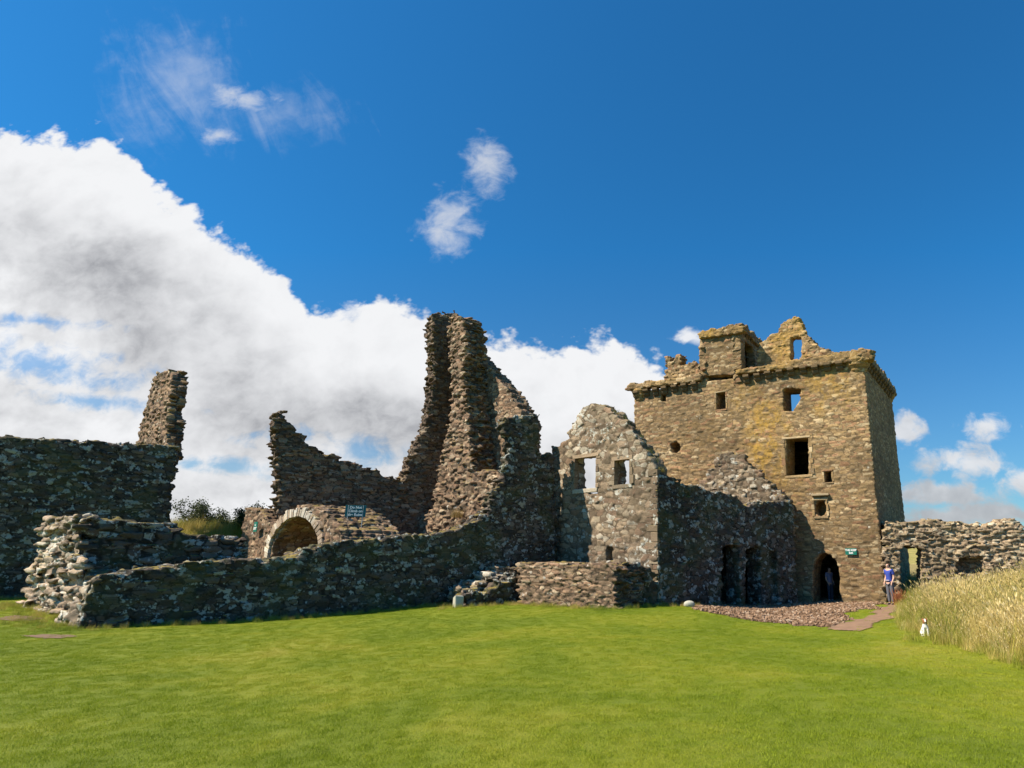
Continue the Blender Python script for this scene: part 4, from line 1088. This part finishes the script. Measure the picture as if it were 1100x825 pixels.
# jacket tied round her waist
J = [(0.10, -.11, .98, .03), (-.10, -.11, .98, .03), (-.16, 0, .98, .03), (-.08, .12, .97, .035), (.08, .12, .97, .035), (.16, 0, .98, .03), (0, .14, .84, .10, .035), (0, .14, .70, .09, .02)]
skin_mesh('tied_jacket', J, [(0, 1), (1, 2), (2, 3), (3, 4), (4, 5), (3, 6), (6, 7)], [plain('grey_fleece', (.30, .27, .30), .95, .2)], None, pw, 1)
a, _ = pK.px(885, 640); c = pK.pt(a, 1.32)
person((c[0], c[1], float(ghz(*c))), rad(30), 'person in a grey top standing in the dark tower doorway', plain('grey_top', (.20, .20, .30), .9, .1), plain('dark_trousers', (.05, .05, .07), .9, .1), plain('blue_shoe', (.03, .15, .35), .6, .1), 1.66)

x, y, z = ground_px(995, 684)
dog = thing('dog', (x, y, z), 'small white and tan dog sitting at the edge of the tall grass', 'dog')
dog.rotation_euler = (0, 0, rad(-15))
J = [(0, .10, .10, .085), (0, .05, .17, .075), (0, 0, .25, .062), (0, -.02, .31, .042), (0, -.03, .37, .058, .055), (0, -.10, .355, .032, .028), (0, -.135, .35, .022, .018),
     (.045, -.02, .20, .035), (.045, -.04, .10, .022), (.045, -.045, .03, .018), (.045, -.075, .018, .02, .015), (-.045, -.02, .20, .035), (-.045, -.04, .10, .022), (-.045, -.045, .03, .018), (-.045, -.075, .018, .02, .015),
     (.075, .08, .09, .055), (.085, -.01, .07, .035), (.085, .05, .025, .022), (.085, -.03, .018, .02, .015), (-.075, .08, .09, .055), (-.085, -.01, .07, .035), (-.085, .05, .025, .022), (-.085, -.03, .018, .02, .015),
     (0, .19, .07, .02), (.03, .27, .09, .010), (.045, 0, .40, .02), (.06, -.01, .435, .008), (-.045, 0, .40, .02), (-.06, -.01, .435, .008)]
E = [(0, 1), (1, 2), (2, 3), (3, 4), (4, 5), (5, 6), (2, 7), (7, 8), (8, 9), (9, 10), (2, 11), (11, 12), (12, 13), (13, 14), (0, 15), (15, 16), (16, 17), (17, 18), (0, 19), (19, 20), (20, 21), (21, 22), (0, 23), (23, 24), (4, 25), (25, 26), (4, 27), (27, 28)]
dw = plain('white_fur', (.78, .74, .68), .9, .1, 80); dt_ = plain('tan_fur', (.28, .12, .05), .9, .2, 80)
body = skin_mesh('body', J, E, [dw, dt_], lambda c: 1 if (c.z > .30 and not (abs(c.x) < .015 and c.y < 0)) or (c.y > .08 and c.z > .13) else 0, dog)
for sx in (-1, 1):
    b = MB(); b.tube([(sx * .026, -.078, .385), (sx * .026, -.088, .386)], [.009, .007], 8); b.build('eye', hairm).parent = dog
b = MB(); b.tube([(0, -.150, .352), (0, -.162, .352)], [.012, .008], 8); b.build('nose', hairm).parent = dog

# grass tufts growing on the masonry
tuftm = grass_mat('dry_tuft', [(.20, .15, .05), (.30, .20, .07), (.36, .22, .08), (.30, .25, .08)], blades=True, trans=.3)
mossm = grass_mat('green_tuft', [(.08, .10, .02), (.14, .14, .03), (.22, .17, .04), (.28, .20, .05)], blades=True, trans=.3)
def tuft(pl, t, u, v, r_, h_, n, mat, label, seed, dz=0.0):
    a, z = pl.px(u, v); c = pl.pt(a, t); me = blades('grass_tuft', n, r_, h_ * .4, h_, .014, .9, seed)
    o = link('grass_tuft', me, mat); o.location = (c[0], c[1], z + dz); tag(o, label, 'grass tuft', 'grass tufts rooted in the masonry'); return o
tuft(pBr, -.35, 497, 556, .28, .45, 220, tuftm, 'orange dry grass tuft growing out of the tall ruin', 71)
tuft(pBr, -.35, 492, 583, .3, .3, 160, tuftm, 'small dry grass tuft low on the rubble heap of the tall ruin', 72)
for i, (u, v) in enumerate([(646, 437), (654, 441), (661, 447), (667, 452), (673, 460), (679, 468), (684, 476), (690, 484), (696, 493), (702, 503)]):
    tuft(pG, .35, u, v, .26, .26, 170, mossm, 'mossy grass tuft on the right slope of the window gable, ' + ['uppermost', 'second', 'third', 'fourth', 'fifth', 'sixth', 'seventh', 'eighth', 'ninth', 'lowest'][i] + ' from the top', 80 + i, -.12)
for i, (u, v) in enumerate([(714, 511), (724, 514), (735, 521), (744, 524), (838, 539), (846, 539)]):
    tuft(pM, .45, u, v, .26, .22, 130, mossm, 'thin grass tuft on top of the dark side wall, ' + ['nearest the window gable', 'second from the gable', 'third from the gable', 'fourth from the gable', 'second nearest the tower', 'nearest the tower'][i], 95 + i, -.12)
for i, (u, v) in enumerate([(150, 479), (162, 480), (175, 480), (186, 481)]):
    tuft(pA, .3, u, v, .28, .26, 130, mossm, 'mossy grass tuft under the curtain wall stub, ' + ['leftmost', 'second from the left', 'third from the left', 'rightmost'][i] + ' of four', 105 + i, -.06)
# dock stalks by the wall
x, y, z = ground_px(966, 650)
t = link('dock_plant', blades('dock_plant', 130, .22, .3, .65, .03, .5, 44, seg=3), plain('russet_seed', (.28, .10, .04), .8, .3)); t.location = (x, y, z); tag(t, 'russet dock plant beside the woman in blue', 'plant')
print('script %.1fs' % (time.time() - T00))
